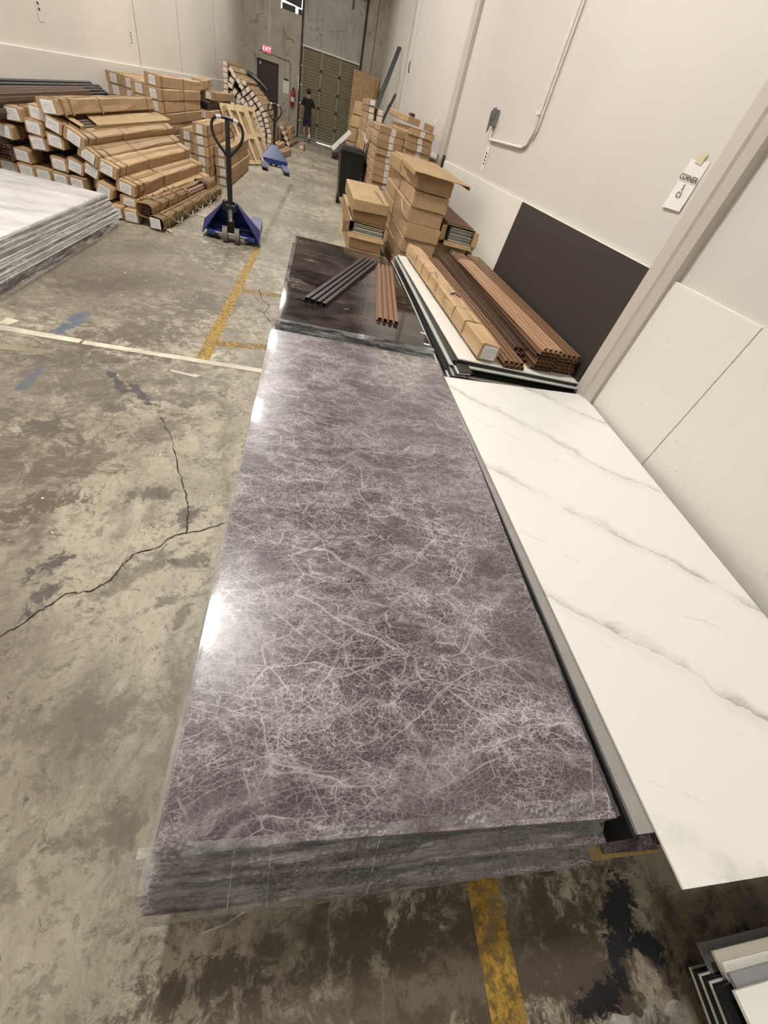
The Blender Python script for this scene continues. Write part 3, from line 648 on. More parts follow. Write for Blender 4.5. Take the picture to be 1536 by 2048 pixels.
for a_ in [[(-.095, .5, .03), (.085, .40, .034), (.095, 2.85, .034), (-.09, 2.85, .03)], [(.085, .30, .034), (.10, .35, -.05), (.105, 2.85, -.05), (.095, 2.85, .034)], [(-.09, 0, .03), (.08, 0, .032), (.08, .10, .034), (-.09, .14, .032)], [(.08, 0, .032), (.095, 0, -.05), (.095, .12, -.05), (.08, .10, .034)]]:
    vs = [bm.verts.new(p) for p in a_]; bm.faces.new(vs); w_ = [bm.verts.new((p[0] - .003, p[1], p[2] - .004)) for p in a_]; bm.faces.new(w_[::-1])
    for k in range(4): bm.faces.new((vs[k], w_[k], w_[(k + 1) % 4], vs[(k + 1) % 4]))
tc = put('torn_carton_top', mesh_of(bm, 'torn_carton_top', CARDL), (-2.84, 6.74, .775), (-2.61, 9.4, .81), 'torn flattened cardboard cover with a ragged hole over brown planks', 'carton', None, 18)
# plank bundles at the back of the pile
for k in range(5):
    put('fluted_plank', pt, (-3.56, 6.5 + .02 * (k % 2), .33 + k * .027), (-3.56, 9.3, .33 + k * .027), ORD[k + 1] + ' brown hollow plank from the bottom, bundle at the left frame edge', 'plank', 'brown planks in the lower left bundle')
for k in range(7):
    put('fluted_plank', pt, (-3.53 + .012 * (k % 3), 6.35 + .03 * (k % 3), .70 + k * .0275), (-3.58, 9.2, .74 + k * .0275), ORD[k + 1] + ' brown hollow plank from the bottom of the bundle on the pile top', 'plank', 'brown planks on top of the near pile', 6)
for k in range(4):
    put('fluted_plank', pdk, (-3.68 + .022 * k, 6.9 + .25 * (k % 2), .80 + (3 - k) * .03), (-3.70 + .022 * k, 9.9, .83 + (3 - k) * .03), ORD[k + 1] + ' charcoal plank from the wall side lying over the pile top', 'plank', 'charcoal planks on the near pile', 30)

# two unwrapped rolls at the floor side of the pile
bundle = empty('wrapped_plank_bundle', (-2.085, 6.38, .175), R(-4.5), 'cardboard wrapped bundle with its middle torn open over pinkish planks', 'bundle')
plk = plank_mesh(.16, .03, 2.75, 2, m_plank('pinkish_brown_composite', (.30, .19, .135), 0))
for k in range(3):
    o = link_ob('plank', plk, bundle, (0, .05, -.05 + k * .031))
def wrap_mesh(w, h, y0, y1, seed, mat, n=10):
    rnd = random.Random(seed); bm = B(); rs = []; m = 14
    for i in range(n + 1):
        y = y0 + (y1 - y0) * i / n; r_ = []
        for k in range(m):
            a = 2 * math.pi * k / m; c_, s_ = math.cos(a), math.sin(a)
            x = math.copysign(abs(c_) ** .55, c_) * w / 2; z = math.copysign(abs(s_) ** .55, s_) * h / 2
            r_.append(bm.verts.new((x + rnd.uniform(-.005, .005), y + (rnd.uniform(-.03, .03) if i in (0, n) else 0), z + rnd.uniform(-.005, .005))))
        rs.append(r_)
    for a, b_ in zip(rs[:-1], rs[1:]):
        for k in range(m): bm.faces.new((a[k], a[(k + 1) % m], b_[(k + 1) % m], b_[k]))
    bmesh.ops.solidify(bm, geom=bm.faces[:], thickness=.004)
    return mesh_of(bm, 'cardboard_wrap', mat)
link_ob('cardboard_wrap', wrap_mesh(.19, .15, -.02, 1.45, 3, CARDL), bundle, (0, 0, 0)); link_ob('cardboard_wrap', wrap_mesh(.19, .15, 2.3, 2.85, 4, CARDL), bundle)
o = link_ob('packing_tape', tape_mesh(.19, .15, [.25, .55, .95, 1.3, 2.35], .04, .008), bundle)
bm = B(); add_tube(bm, [(-.1, 2.27, 0), (-.07, 2.26, .075), (0, 2.25, .085), (.08, 2.26, .06), (.1, 2.27, 0)], .012, 8); part('black_strap', bm, BLACKP, bundle)
fr = empty('wrapped_plank_bundle', (-1.955, 6.33, .078), R(-3.6), 'cardboard wrapped bundle on the floor, outermost of the pile, with torn strap ends', 'bundle')
link_ob('cardboard_wrap', wrap_mesh(.17, .145, 0, 2.95, 9, CARDL, 16), fr); link_ob('shipping_label', label_mesh(.12, .11, 4), fr, (-.01, -.012, 0))
link_ob('packing_tape', tape_mesh(.17, .145, [.15, .5, .9, 1.3, 1.7, 2.1, 2.6], .03, .008), fr)
link_ob('plank', plank_mesh(.12, .05, 2.88, 2, PL_BROWN), fr, (0, .03, -.04))
bm = B(); rnd = random.Random(3)
for k in range(5):
    y = .3 + k * .5; add_tube(bm, [(.085, y, .04), (.105, y + .12, -.03), (.108, y + .3, -.06), (.09, y + .42, -.03)], .005, 6)
for k in range(6): a = rnd.uniform(-1.2, .5); add_box(bm, (.05, .1, -.07), (.2, .125, -.067), rot=Matrix.Rotation(a, 3, 'Z') @ Matrix.Rotation(rnd.uniform(-.3, .6), 3, 'Y'), piv=(.05, .1, -.04))
part('loose_strap', bm, STRAPM, fr)

# --- wall columns and neat stacks on the left
g = 'cartons of the wall stacks at the left'
def column(k, x, y, z0, n, desc, group, yaw=0, jit=.008, haslabel=True, seed=1, lean=0):
    rnd = random.Random(seed); h = KINDS[k][2] + .004
    for i in range(n):
        nm = 'topmost' if i == n - 1 else ('lowest' if i == 0 else ORD[i + 1])
        put_carton(k, (x + rnd.uniform(-jit, jit) + lean * i, y + rnd.uniform(-jit, jit) * 3, z0 + h * (i + .5)), None, 0, nm + ' carton of ' + desc, group, yaw + rnd.uniform(-.3, .3), haslabel=haslabel)
column('mid', -3.52, 10.3, 0, 8, 'the column against the left wall behind the near pile', g, seed=3)
column('mid', -3.26, 10.2, 0, 8, 'the second column from the left wall behind the near pile', g, seed=4)
column('mid', -2.71, 9.55, 0, 8, 'the tall stack with bare long sides behind the near pile', 'cartons of the tall left stack', seed=5)
put_carton('mid', (-2.76, 9.75, 1.225), (-2.72, 12.6, 1.215), 0, 'topmost wavy carton of the tall stack behind the near pile', 'cartons of the tall left stack')
column('mid', -2.985, 9.75, 0, 8, 'the inner stack beside the tall one behind the near pile', 'cartons of the tall left stack', seed=6)
column('mid', -3.5, 13.5, 0, 8, 'the far wall column before the curved stack', g, seed=7)
column('mid', -3.2, 13.3, 0, 8, 'the far second column before the curved stack', g, seed=8)
column('mid', -2.62, 12.75, 0, 6, 'the short column behind the tall left stack', g, seed=9)
for k in range(4): put('fluted_plank', pdk, (-2.62, 12.85, .87 + k * .035), (-2.62, 15.8, .87 + k * .035), ORD[k + 1] + ' dark plank from below in the open carton behind the tall left stack', 'plank', 'dark planks in the open far carton')
put_carton('mid', (-2.62, 13.4, 1.09), (-2.62, 16.2, 1.07), 0, 'carton lying over the dark planks behind the tall left stack', g)
put_carton('mid', (-2.75, 13.0, .93 + .30), (-3.1, 15.8, 1.24), 0, 'carton slanting on top of the far stacks by the left wall', g)
column('mid', -2.36, 12.95, 0, 5, 'the low column behind the neat stack', g, seed=10)
n1 = 'cartons of the neat stack behind the near pallet jack'
column('mid', -2.33, 9.85, 0, 5, 'the left column of the neat stack behind the near jack', n1, seed=11)
column('mid', -2.085, 9.75, 0, 5, 'the middle column of the neat stack behind the near jack', n1, seed=12)
put_carton('mid', (-2.085, 9.72, .79), (-2.085, 12.6, .79), 0, 'thin crushed carton topping the middle column of the neat stack', n1)
column('mid', -1.83, 10.25, 0, 4, 'the right column of the neat stack behind the near jack', n1, seed=13, jit=.012)

# --- wooden pallets leaning on the far stacks
def pallet_mesh(L_=1.15, W_=.82, mat=PINE):
    ms = []
    bm = B()
    for k in range(5): y = (W_ - .10) * k / 4; add_box(bm, (0, y, .10), (L_, y + .10, .118), bev=.002)
    ms.append(('deck_boards', mesh_of(bm, 'deck_boards', mat))); bm = B()
    for x in (0, L_ / 2 - .045, L_ - .09): add_box(bm, (x, 0, .018), (x + .09, W_, .10), bev=.003)
    ms.append(('stringers', mesh_of(bm, 'stringers', mat))); bm = B()
    for y in (0, W_ / 2 - .05, W_ - .1): add_box(bm, (0, y, 0), (L_, y + .1, .018), bev=.002)
    ms.append(('bottom_boards', mesh_of(bm, 'bottom_boards', mat))); return ms
PALM = pallet_mesh()
def put_pallet(M_, label, group=None, ms=PALM):
    t = bpy.data.objects.new('wooden_pallet', None); COL.objects.link(t); t.matrix_world = M_; t.empty_display_size = .1; tag(t, label, 'pallet', group)
    for n_, me in ms: link_ob(n_, me, t)
    return t
for i, (x, y, an, yw) in enumerate([(-1.80, 13.80, 122, -24), (-2.0, 13.9, 122, -24), (-1.70, 14.75, 120, -22)]):
    Mx = Matrix.Translation((x, y, .03)) @ Matrix.Rotation(R(yw), 4, 'Z') @ Matrix.Rotation(-R(an), 4, 'Y')
    put_pallet(Mx, ['front pale wooden pallet leaning against the curved carton stack', 'inner pale wooden pallet leaning behind the front one', 'rear pale wooden pallet leaning towards the far jack'][i], 'leaning pallets')

# --- the big curved stack by the far door
fg = 'cartons of the big curved far stack'
main = [(-1.807, .062), (-1.801, .185), (-1.795, .308), (-1.831, .431), (-1.883, .554), (-1.915, .677), (-1.965, .80), (-2.055, .915), (-2.145, 1.01), (-2.245, 1.10), (-2.36, 1.19), (-2.487, 1.27)]
sec = [(-1.99, .062), (-1.99, .185), (-2.00, .308), (-2.03, .431), (-2.07, .554), (-2.115, .677), (-2.17, .79), (-2.30, .885), (-2.40, .98), (-2.49, 1.08), (-2.61, 1.17)]
third = [(-2.17, .062), (-2.17, .185), (-2.19, .308), (-2.22, .431), (-2.26, .56), (-2.32, .70), (-2.45, .80), (-2.56, .89), (-2.66, .97), (-2.77, 1.05), (-2.90, 1.12)]
wallc = [(-3.17, .062 + .1245 * k) for k in range(14)]
mid4 = [(-2.35 - .02 * k, .062 + .125 * k) for k in range(6)]; mid5 = [(-2.6, .062 + .125 * k) for k in range(7)]; mid6 = [(-2.8, .062 + .125 * k) for k in range(8)]; mid7 = [(-2.985, .062 + .125 * k) for k in range(9)]
upper = [(-2.978, 1.586, 35), (-2.899, 1.49, 35), (-2.975, 1.36, 25), (-3.02, 1.235, 10), (-2.775, 1.40, 38), (-2.69, 1.29, 35), (-2.60, 1.40, 15)]
for nm, L_ in (('the outer curved column', main), ('the second curved column', sec), ('the third curved column', third)):
    for i, (x, z) in enumerate(L_):
        a, b_ = L_[max(i - 1, 0)], L_[min(i + 1, len(L_) - 1)]; rl = math.degrees(math.atan2(-(b_[0] - a[0]), b_[1] - a[1]))
        put_carton('slimneat', (x, 19 + .03 * math.sin(i * 5), z), None, -rl * .75, ('lowest' if i == 0 else 'topmost' if i == len(L_) - 1 else ORD[i + 1] + ' upward') + ' carton in ' + nm + ' of the far stack', fg)
for i, (x, z) in enumerate(wallc):
    put_carton('slimneat', (x, 19.0, z), None, 0, ORD[i + 1] + ' carton upward in the upright column near the far left corner', fg)
for nm, L_ in (('first', mid4), ('second', mid5), ('third', mid6), ('fourth', mid7)):
    for i, (x, z) in enumerate(L_): put_carton('slimneat', (x, 19.05, z), None, 0, ORD[i + 1] + ' carton upward in the ' + nm + ' hidden column of the far stack', fg)
for i, (x, z, rl) in enumerate(upper):
    put_carton('slimneat', (x, 18.95, z), None, rl, ORD[i + 1] + ' loose tilted carton at the crest of the far stack', fg)
bm = B(); add_tube(bm, [(-2.9, 21.9, 1.63), (-2.7, 21.9, 1.6), (-2.45, 21.9, 1.5), (-2.2, 21.9, 1.35)], .07, 8); o = part('black_wrap', bm, BLACKP); tag(o, 'black crumpled plastic draped behind the crest of the far stack', 'plastic wrap')
# leaning cartons and low cartons right of the far stack
for i in range(4):
    put_carton('slimneat', (-1.56 + i * .085, 21.2, .50 - i * .135), None, 35, ORD[i + 1] + ' tilted carton down the slope right of the far stack', 'tilted cartons by the far wall', yaw=-3)
column('flatc', -1.42, 21.9, 0, 5, 'the leaning flat stack by the far concrete wall', 'flat cartons by the far wall', haslabel=False, seed=4, lean=-.03)
kind('short', .20, .17, 1.5, .10, .08, 2, .004, (.05, .9))
kind('tiny', .20, .20, .85, .12, .09, 1, .003, (.05,))
put_carton('short', (-1.30, 17.0, .087), (-1.12, 18.5, .087), 0, 'lower pale carton on the floor behind the far pallet jack', 'low cartons by the far jack')
put_carton('short', (-1.46, 17.4, .18), (-1.36, 18.9, .20), 0, 'upper pale carton behind the far pallet jack', 'low cartons by the far jack')
put_carton('tiny', (-.80, 21.2, .102), (-.76, 22.4, .102), 0, 'single short carton standing alone on the floor by the walking person')

# ------------------------------------------------------------------ pallet jacks
def make_jack(loc, rz, label):
    t = empty('pallet_jack', loc, rz, label, 'pallet jack', 'blue pallet jacks')
    bm = B(); add_box(bm, (-.030, -.022, .40), (.030, .022, 1.0), bev=.006); add_tube(bm, [(0, 0, .95), (0, 0, 1.22)], .026, 12); part('handle_shaft', bm, BLACKP, t)
    bm = B(); pts = []
    prof = [(.015, .90), (.05, .935), (.10, .985), (.145, 1.04), (.170, 1.10), (.172, 1.15), (.155, 1.195), (.12, 1.22), (.06, 1.233), (0, 1.236)]
    pts = [(x, -.01, z) for x, z in prof] + [(-x, -.01, z) for x, z in prof[-2::-1]]
    add_tube(bm, pts, .017, 10); part('handle_loop', bm, BLACKP, t, True)
    bm = B(); add_tube(bm, [(-.115, -.01, 1.223), (-.06, -.01, 1.235)], .0195, 10); add_tube(bm, [(.07, -.01, 1.233), (.12, -.01, 1.221)], .0195, 10); part('pale_grip_band', bm, simple('pale_grip', (.55, .55, .53), .3), t, label='pale patches of the grip')  # paler bands at the top of the grip loop
    bm = B(); add_tube(bm, [(.02, -.02, 1.16), (.07, -.05, 1.12), (.075, -.07, 1.06)], .007, 8); part('release_lever', bm, BLACKP, t)
    bm = B(); add_cyl(bm, (0, .02, .12), (0, .02, .27), .06, 18); add_cyl(bm, (0, .02, .27), (0, .02, .36), .045, 18); add_box(bm, (-.06, -.04, .34), (.06, .06, .42), bev=.01)
    for s in (-1, 1): add_box(bm, (s * .05, -.03, .36), (s * .085, .03, .45), bev=.006)
    part('hydraulic_pump', bm, BLACKP, t)
    bm = B(); add_cyl(bm, (0, -.035, .25), (0, -.035, .38), .017, 14); part('ram', bm, CHROME, t)
    bm = B(); pts = [(.032 * math.cos(a * .9), -.035 + .032 * math.sin(a * .9), .24 + a * .0022) for a in range(0, 60)]; add_tube(bm, pts, .004, 6); part('spring', bm, CHROME, t)
    for s in (-1, 1):
        bm = B(); add_cyl(bm, (s * .045, -.03, .09), (s * .105, -.03, .09), .09, 28); w_ = part('steering_wheel', bm, WHEEL, t)
        bm = B(); add_cyl(bm, (s * .04, -.03, .09), (s * .11, -.03, .09), .03, 14); part('hub', bm, CHROME, w_)
    bm = B(); add_cyl(bm, (-.2, -.03, .09), (.2, -.03, .09), .014, 10); part('axle', bm, CHROME, t)
    # triangular hood: sloping plate with flanges on both raking edges and a cross beam at the foot
    bm = B(); ap, bs = (.07, .07, .44), (.355, .24, .05)
    def quad(pp, th):
        vs = [bm.verts.new(p) for p in pp]; n_ = (Vector(pp[1]) - Vector(pp[0])).cross(Vector(pp[2]) - Vector(pp[0])).normalized() * th
        ws = [bm.verts.new(Vector(p) + n_) for p in pp]; bm.faces.new(vs); bm.faces.new(ws[::-1])
        for k in range(len(pp)): bm.faces.new((vs[k], ws[k], ws[(k + 1) % len(pp)], vs[(k + 1) % len(pp)]))
    quad([(-ap[0], ap[1], ap[2]), (ap[0], ap[1], ap[2]), (bs[0], bs[1], bs[2] + .10), (-bs[0], bs[1], bs[2] + .10)], .008)
    quad([(-bs[0], bs[1], .15), (bs[0], bs[1], .15), (bs[0], bs[1], .05), (-bs[0], bs[1], .05)], .008)
    for s in (-1, 1):
        quad([(s * ap[0], ap[1], ap[2]), (s * (ap[0] + .03), ap[1] - .10, ap[2] - .03), (s * (bs[0] + .005), bs[1] - .26, .05), (s * bs[0], bs[1], .15)], s * .008)
        quad([(s * bs[0], bs[1], .15), (s * (bs[0] + .005), bs[1] - .26, .05), (s * bs[0], bs[1], .04)], s * .008)
    part('hood', bm, BLUE, t)
    bm = B()
    for s in (-1, 1): add_tube(bm, [(s * .13, .0, .11), (s * .30, .16, .09)], .02, 8); add_box(bm, (s * .235 - .07, -.01, .045), (s * .235 + .07, .05, .10), bev=.008)
    add_box(bm, (-.34, .18, .10), (.34, .235, .14), bev=.005); part('linkage', bm, BLUE, t)
    for s in (-1, 1):
        bm = B(); x = s * .27; w_ = .08
        add_prism(bm, [(x - w_, .24), (x + w_, .24), (x + w_, 1.30), (x + w_ * .75, 1.39), (x - w_ * .75, 1.39), (x - w_, 1.30)], 'z', .065, .085)
        add_box(bm, (x - w_, .24, .03), (x - w_ + .006, 1.28, .07)); add_box(bm, (x + w_ - .006, .24, .03), (x + w_, 1.28, .07)); fk = part('fork', bm, BLUEF, t)
        bm = B(); add_prism(bm, [(x - .04, 1.21), (x + .04, 1.21), (x + .035, 1.235), (x - .035, 1.235)], 'z', .0845, .0865); part('fork_slot', bm, BLACKP, fk)
        bm = B(); add_cyl(bm, (x - .05, 1.16, .036), (x + .05, 1.16, .036), .036, 16); part('load_roller', bm, WHEEL, t)
    return t
make_jack((-1.095, 6.56, 0), R(4), 'blue pallet jack in the foreground aisle, black handle upright, forks pointing away')
make_jack((-1.30, 15.05, 0), R(188), 'far blue pallet jack with its grey forks pointing towards the camera')
o = part('strap_scrap', (lambda b_: (add_tube(b_, [(-1.85, 7.6, .004), (-1.6, 7.5, .01), (-1.45, 7.2, .006), (-1.35, 7.15, .004)], .006, 6), b_)[1])(B()), STRAPM); tag(o, 'pale strap scrap on the floor left of the near jack', 'strap')

# ------------------------------------------------------------------ stacks of decorative sheets
EDGE = simple('sheet_edge_grey', (.13, .13, .122), .35, 0, .5, .3, 40)
def sheet(name, poly, z0, th, mat, label, cat='panel', group=None, sag=None, loc=None):
    """flat sheet from a four-cornered outline (x, y), subdivided along its length when it sags"""
    o0 = Vector((poly[0][0], poly[0][1], z0)); bm = B(); n = 14 if sag else 1; m = 8 if sag else 1
    a, b_, c, d = [Vector((p[0], p[1], 0)) for p in poly]      # near-left, near-right, far-right, far-left
    def pt(u, v): return (a.lerp(b_, u)).lerp(d.lerp(c, u), v)
    T_, U_ = [], []
    for i in range(n + 1):
        for j in range(m + 1):
            p = pt(j / m, i / n); dz = sag(j / m, i / n) if sag else 0
            T_.append(bm.verts.new((p.x - o0.x, p.y - o0.y, th + dz))); U_.append(bm.verts.new((p.x - o0.x, p.y - o0.y, dz)))
    k = m + 1
    for i in range(n):
        for j in range(m):
            q_ = (i * k + j, i * k + j + 1, (i + 1) * k + j + 1, (i + 1) * k + j)
            bm.faces.new([T_[x] for x in q_]); bm.faces.new([U_[x] for x in q_[::-1]])
    for i in range(n):
        for j in (0, m): x, y = i * k + j, (i + 1) * k + j; bm.faces.new((T_[x], T_[y], U_[y], U_[x]))
    for j in range(m):
        for i in (0, n): x, y = i * k + j, i * k + j + 1; bm.faces.new((T_[x], T_[y], U_[y], U_[x]))
    two = mat in (MAUVE, BLACKM); o = part(name, bm, [mat, EDGE] if two else mat); o.location = o0
    if two:
        for p in o.data.polygons:
            if abs(p.normal.z) < .5: p.material_index = 1
    return tag(o, label, cat, group)
def under_pallet(x0, y0, x1, y1, z1, label, mat=PINEY, nst=3):
    t = empty('wooden_pallet', (x0, y0, 0), 0, label, 'pallet', 'pallets under the sheet stacks'); W_, L_ = x1 - x0, y1 - y0
    bm = B(); n = max(5, int(L_ / .25))
    for k in range(n): y = (L_ - .1) * k / (n - 1); add_box(bm, (0, y, z1 - .02), (W_, y + .1, z1), bev=.002)
    part('deck_boards', bm, mat, t); bm = B()
    for k in range(nst): x = (W_ - .05) * k / (nst - 1); add_box(bm, (x, 0, .02), (x + .05, L_, z1 - .02))
    part('stringers', bm, mat, t); bm = B()
    for k in range(4): y = (L_ - .1) * k / 3; add_box(bm, (0, y, 0), (W_, y + .1, .02))
    part('bottom_boards', bm, mat, t)
def film_band(name, profile, x0, x1, mat, label, axis='x', amp=.006, n=60, seed=1, parent=None, flare=0, cat='plastic film'):
    """crinkled stretch film following a profile (t, z) swept along an axis between x0 and x1"""
    bm = B(); G = []; sub = []
    for a, b_ in zip(profile[:-1], profile[1:]):
        for k in range(7): sub.append((a[0] + (b_[0] - a[0]) * k / 7, a[1] + (b_[1] - a[1]) * k / 7))
    sub.append(profile[-1])
    for i in range(n + 1):
        u = i / n; row = []
        for j, (t, z) in enumerate(sub):
            w_ = j / (len(sub) - 1); x = x0 + (x1 - x0) * u + flare * w_ * (1 - u)
            nz = noise.noise(Vector((x * 5 + seed * 9, t * 45, z * 55))); n2 = noise.noise(Vector((x * 48, z * 60 + seed, t * 50))) + .7 * noise.noise(Vector((x * 130, z * 90 + seed, t * 90)))
            dd = amp * (nz + .5 * n2) + amp * .6
            p = (x, t - dd, z + dd * .5) if axis == 'x' else (t - dd, x, z + dd * .5) if axis == 'y' else (t + dd, x, z + dd * .5)
            row.append(bm.verts.new(p))
        G.append(row)
    for a, b_ in zip(G[:-1], G[1:]):
        for k in range(len(a) - 1): bm.faces.new((a[k], b_[k], b_[k + 1], a[k + 1]))
    o = part(name, bm, mat, parent, smooth=True)
    if label: tag(o, label, cat)
    return o

# big mauve stack: three film-wrapped bundles, each stepping out below the one above
NB = 'first second third fourth fifth sixth'.split()
def bundle_sheets(poly, z_top, n, th, gap, mat, name, desc, group, first_label=None, jit=.003, seed=1):
    rnd = random.Random(seed)
    for k in range(n):
        dx, dy = (rnd.uniform(-jit, jit), rnd.uniform(-jit, jit)) if k else (0, 0)
        lab = first_label if (k == 0 and first_label) else NB[k] + ' sheet from the top of ' + desc
        sheet(name, [(p[0] + dx, p[1] + dy) for p in poly], z_top - th - k * (th + gap), th, mat, lab, 'panel', group)
MG = 'mauve marble-look sheets of the big centre stack'
bundle_sheets([(-.228, .098), (.972, .066), (1.022, 2.93), (-.246, 2.945)], .430, 6, .0095, .0025, MAUVE, 'marble_panel', 'the upper mauve bundle', MG,
              'large glossy mauve marble-look panel with pale veins topping the centre stack', .002, 1)
bundle_sheets([(-.246, .048), (.966, .018), (1.012, 2.90), (-.255, 2.93)], .352, 6, .010, .0025, MAUVE, 'marble_panel', 'the middle mauve bundle, stepping out towards the camera', MG, None, .004, 2)
bundle_sheets([(-.262, .004), (.952, -.022), (1.00, 2.9), (-.262, 2.92)], .272, 5, .011, .003, MAUVE, 'marble_panel', 'the lowest mauve bundle above the pallet', MG, None, .006, 3)
under_pallet(-.22, .04, .93, 2.85, .198, 'wooden pallet hidden under the mauve marble stack')
film_band('stretch_film', [(.112, .4335), (.090, .431), (.066, .395), (.042, .358), (.018, .315), (-.004, .279), (-.016, .24), (-.018, .20)], -.262, .955, FILM, 'crinkled glossy stretch film over the near edge of the mauve stack', 'x', .0045, 420, 1)
film_band('stretch_film', [(-.221, .4335), (-.240, .431), (-.256, .35), (-.268, .27), (-.266, .215)], .03, 2.93, FILM2, 'clear stretch film down the aisle side of the mauve stack', 'y', .003, 160, 2)
film_band('stretch_film', [(.968, .4345), (.985, .430), (.99, .35), (1.00, .28)], .07, .72, FILM2, 'torn stretch film on the wall side of the mauve stack', 'yy', .003, 60, 5)
bm = B()
for (x, y, dx, dz, L_) in [(-.06, -.005, -.02, -.10, 0), (.02, -.01, .005, -.17, 0), (.28, .0, -.03, -.16, 0)]:
    add_tube(bm, [(x, .085, .436), (x + dx * .2, .035, .36), (x + dx * .4, -.016, .285), (x + dx * .7, -.025, .2), (x + dx, -.02 , .285 + dz)], .0016, 5)
add_tube(bm, [(-.03, -.018, .27), (-.07, -.035, .23), (-.13, -.045, .20)], .002, 5)
o = part('film_strands', bm, FILM2); tag(o, 'loose film strands hanging off the near edge of the mauve stack', 'plastic film', kind='stuff')

# stack to its right: white marble-look panel on grey and black sheets
WG = 'sheets under the white marble-look panel'
GREYM = simple('grey_marble_sheet', (.30, .29, .28), .3, 0, .5, .2, 14)
sheet('marble_panel', [(1.088, -.093), (2.20, -.10), (2.292, 2.78), (1.02, 2.66)], .421, .007, WHITEM, 'white marble-look panel with grey diagonal veins beside the right wall', 'panel')
for k, (x, y0, mt, lb) in enumerate([(1.030, .026, GREYM, 'grey sheet directly under the white marble-look panel'), (1.020, .030, CORE, 'black edged sheet below the grey one'), (1.068, .0, MAUVE, 'mauve sheet corner showing below the black edged sheets'), (1.03, .03, CORE, 'lower black edged sheet beside the mauve stack')]):
    sheet('panel', [(x, y0 + .01 * (k % 2)), (2.24, y0), (2.28, 2.75), (x - .02, 2.7)], .405 - k * .020, .012, mt, lb, 'panel', WG)
for k in range(6):
    sheet('panel', [(1.035 + .012 * ((k * 2) % 3), .06 - .03 * (k % 2)), (2.2, .03), (2.25, 2.7), (1.03, 2.7)], .325 - k * .030, .022, [CORE, GREYS][k % 2], ORD[k + 1] + ' dark sheet down in the stack under the white panel', 'panel', WG)
sheet('panel', [(1.085, -.005), (1.30, -.012), (1.32, .8), (1.08, .8)], .152, .012, MAUVE, 'small mauve offcut on the yellowish pallet wood', 'panel')
under_pallet(1.0, -.018, 2.2, 2.65, .148, 'yellowish wooden pallet showing between the mauve and white stacks')
for k in range(3):
    bm = B(); add_box(bm, (1.018 + k * .018, .02, .30 - .04 * k), (1.026 + k * .018, 2.6, .408 - .02 * k), bev=.001); o = part('edge_trim', bm, CORE); tag(o, ORD[k + 1] + ' black edge strip in the gap beside the mauve stack', 'edge strip', 'black strips in the gap')

# black marble stack behind the mauve one
BG = 'sheets of the glossy black marble stack'
bundle_sheets([(-.195, 3.125), (1.018, 3.16), (.905, 5.74), (-.222, 5.745)], .430, 6, .009, .0025, BLACKM, 'marble_panel', 'the upper black bundle', BG, 'glossy black marble-look panel with white streaks, planks lying on it', .003, 4)
bundle_sheets([(-.235, 3.06), (1.02, 3.09), (.93, 5.75), (-.25, 5.75)], .352, 6, .010, .003, BLACKM, 'marble_panel', 'the middle black bundle', BG, None, .006, 5)
bundle_sheets([(-.25, 3.02), (1.02, 3.05), (.94, 5.75), (-.26, 5.75)], .270, 5, .011, .003, BLACKM, 'marble_panel', 'the lowest black bundle', BG, None, .006, 6)
under_pallet(-.2, 3.05, .93, 5.7, .196, 'wooden pallet hidden under the black marble stack')
film_band('stretch_film', [(3.142, .433), (3.118, .431), (3.085, .395), (3.052, .355), (3.02, .29), (3.0, .22)], -.25, 1.03, m_film('silvery_wrap', .6, (.66, .67, .66), 1.3, .06), 'silvery crumpled film along the near edge of the black stack', 'x', .008, 300, 3)
film_band('stretch_film', [(-.196, .4335), (-.222, .430), (-.245, .35), (-.262, .25)], 3.05, 5.75, FILM2, 'clear film down the aisle side of the black stack', 'y', .004, 100, 4)
film_band('stretch_film', [(5.73, .434), (5.76, .428), (5.77, .36)], -.2, .9, FILM2, 'film ridge on the far edge of the black stack', 'x', .006, 60, 6)
for k, (x, y) in enumerate([(.965, 3.42), (.955, 3.19)]):
    bm = B(); add_box(bm, (x, y, .4301), (x + .05, y + .022, .4312), rot=Matrix.Rotation(R(-12), 3, 'Z')); tag(part('paper_scrap', bm, PAPER), ['white paper scrap at the wall side edge of the black panel', 'white paper scrap at the near right corner of the black panel'][k], 'paper')
pl1 = plank_mesh(.205, .030, 1.85, 4, PL_DARK); pl2 = plank_mesh(.195, .030, 1.74, 4, PL_TEAK)
put('fluted_plank', pl1, (.05, 3.60, .4312), (.665, 5.34, .4312), 'charcoal fluted plank lying askew on the black marble panel', 'plank')
put('fluted_plank', pl2, (.675, 3.50, .4312), (.825, 5.22, .4312), 'teak brown fluted plank lying on the black marble panel', 'plank')

# white sheets with black cores, planks and a carton on them
SG = 'white sheets of the stack below the brown planks'
for k in range(9):
    z = .475 - k * .034; x = 1.085 - .010 * k + (.02 if k % 2 else 0); mt = [WHITES, GREENS, CORE, CREAMS, WHITES, CORE, GREYS, CORE, CORE][k]
    bow = lambda u, v, kk=k: .0
    y0 = 2.86 - .012 * k
    if k == 0: sheet('panel', [(1.17, 2.90), (2.27, 2.86), (2.22, 5.9), (1.045, 5.75)], z, .010, WHITES, 'topmost plain white sheet under the cardboard wrapped carton', 'panel', SG); continue
    sheet('panel', [(x, y0), (2.26, 2.83 - .006 * k), (2.22, 5.8), (1.03 - .006 * k, 5.85 - .03 * k)], z, .008, mt, ORD[k + 1] + ' sheet from the top of the stack below the brown planks', 'panel', SG)
    sheet('panel_core', [(x + .03, y0 + .04), (2.24, 2.87), (2.20, 5.75), (1.06, 5.75)], z + .009, .020, CORE, ORD[k + 1] + ' black foam board between the white sheets below the planks', 'panel', 'black boards between the white sheets')
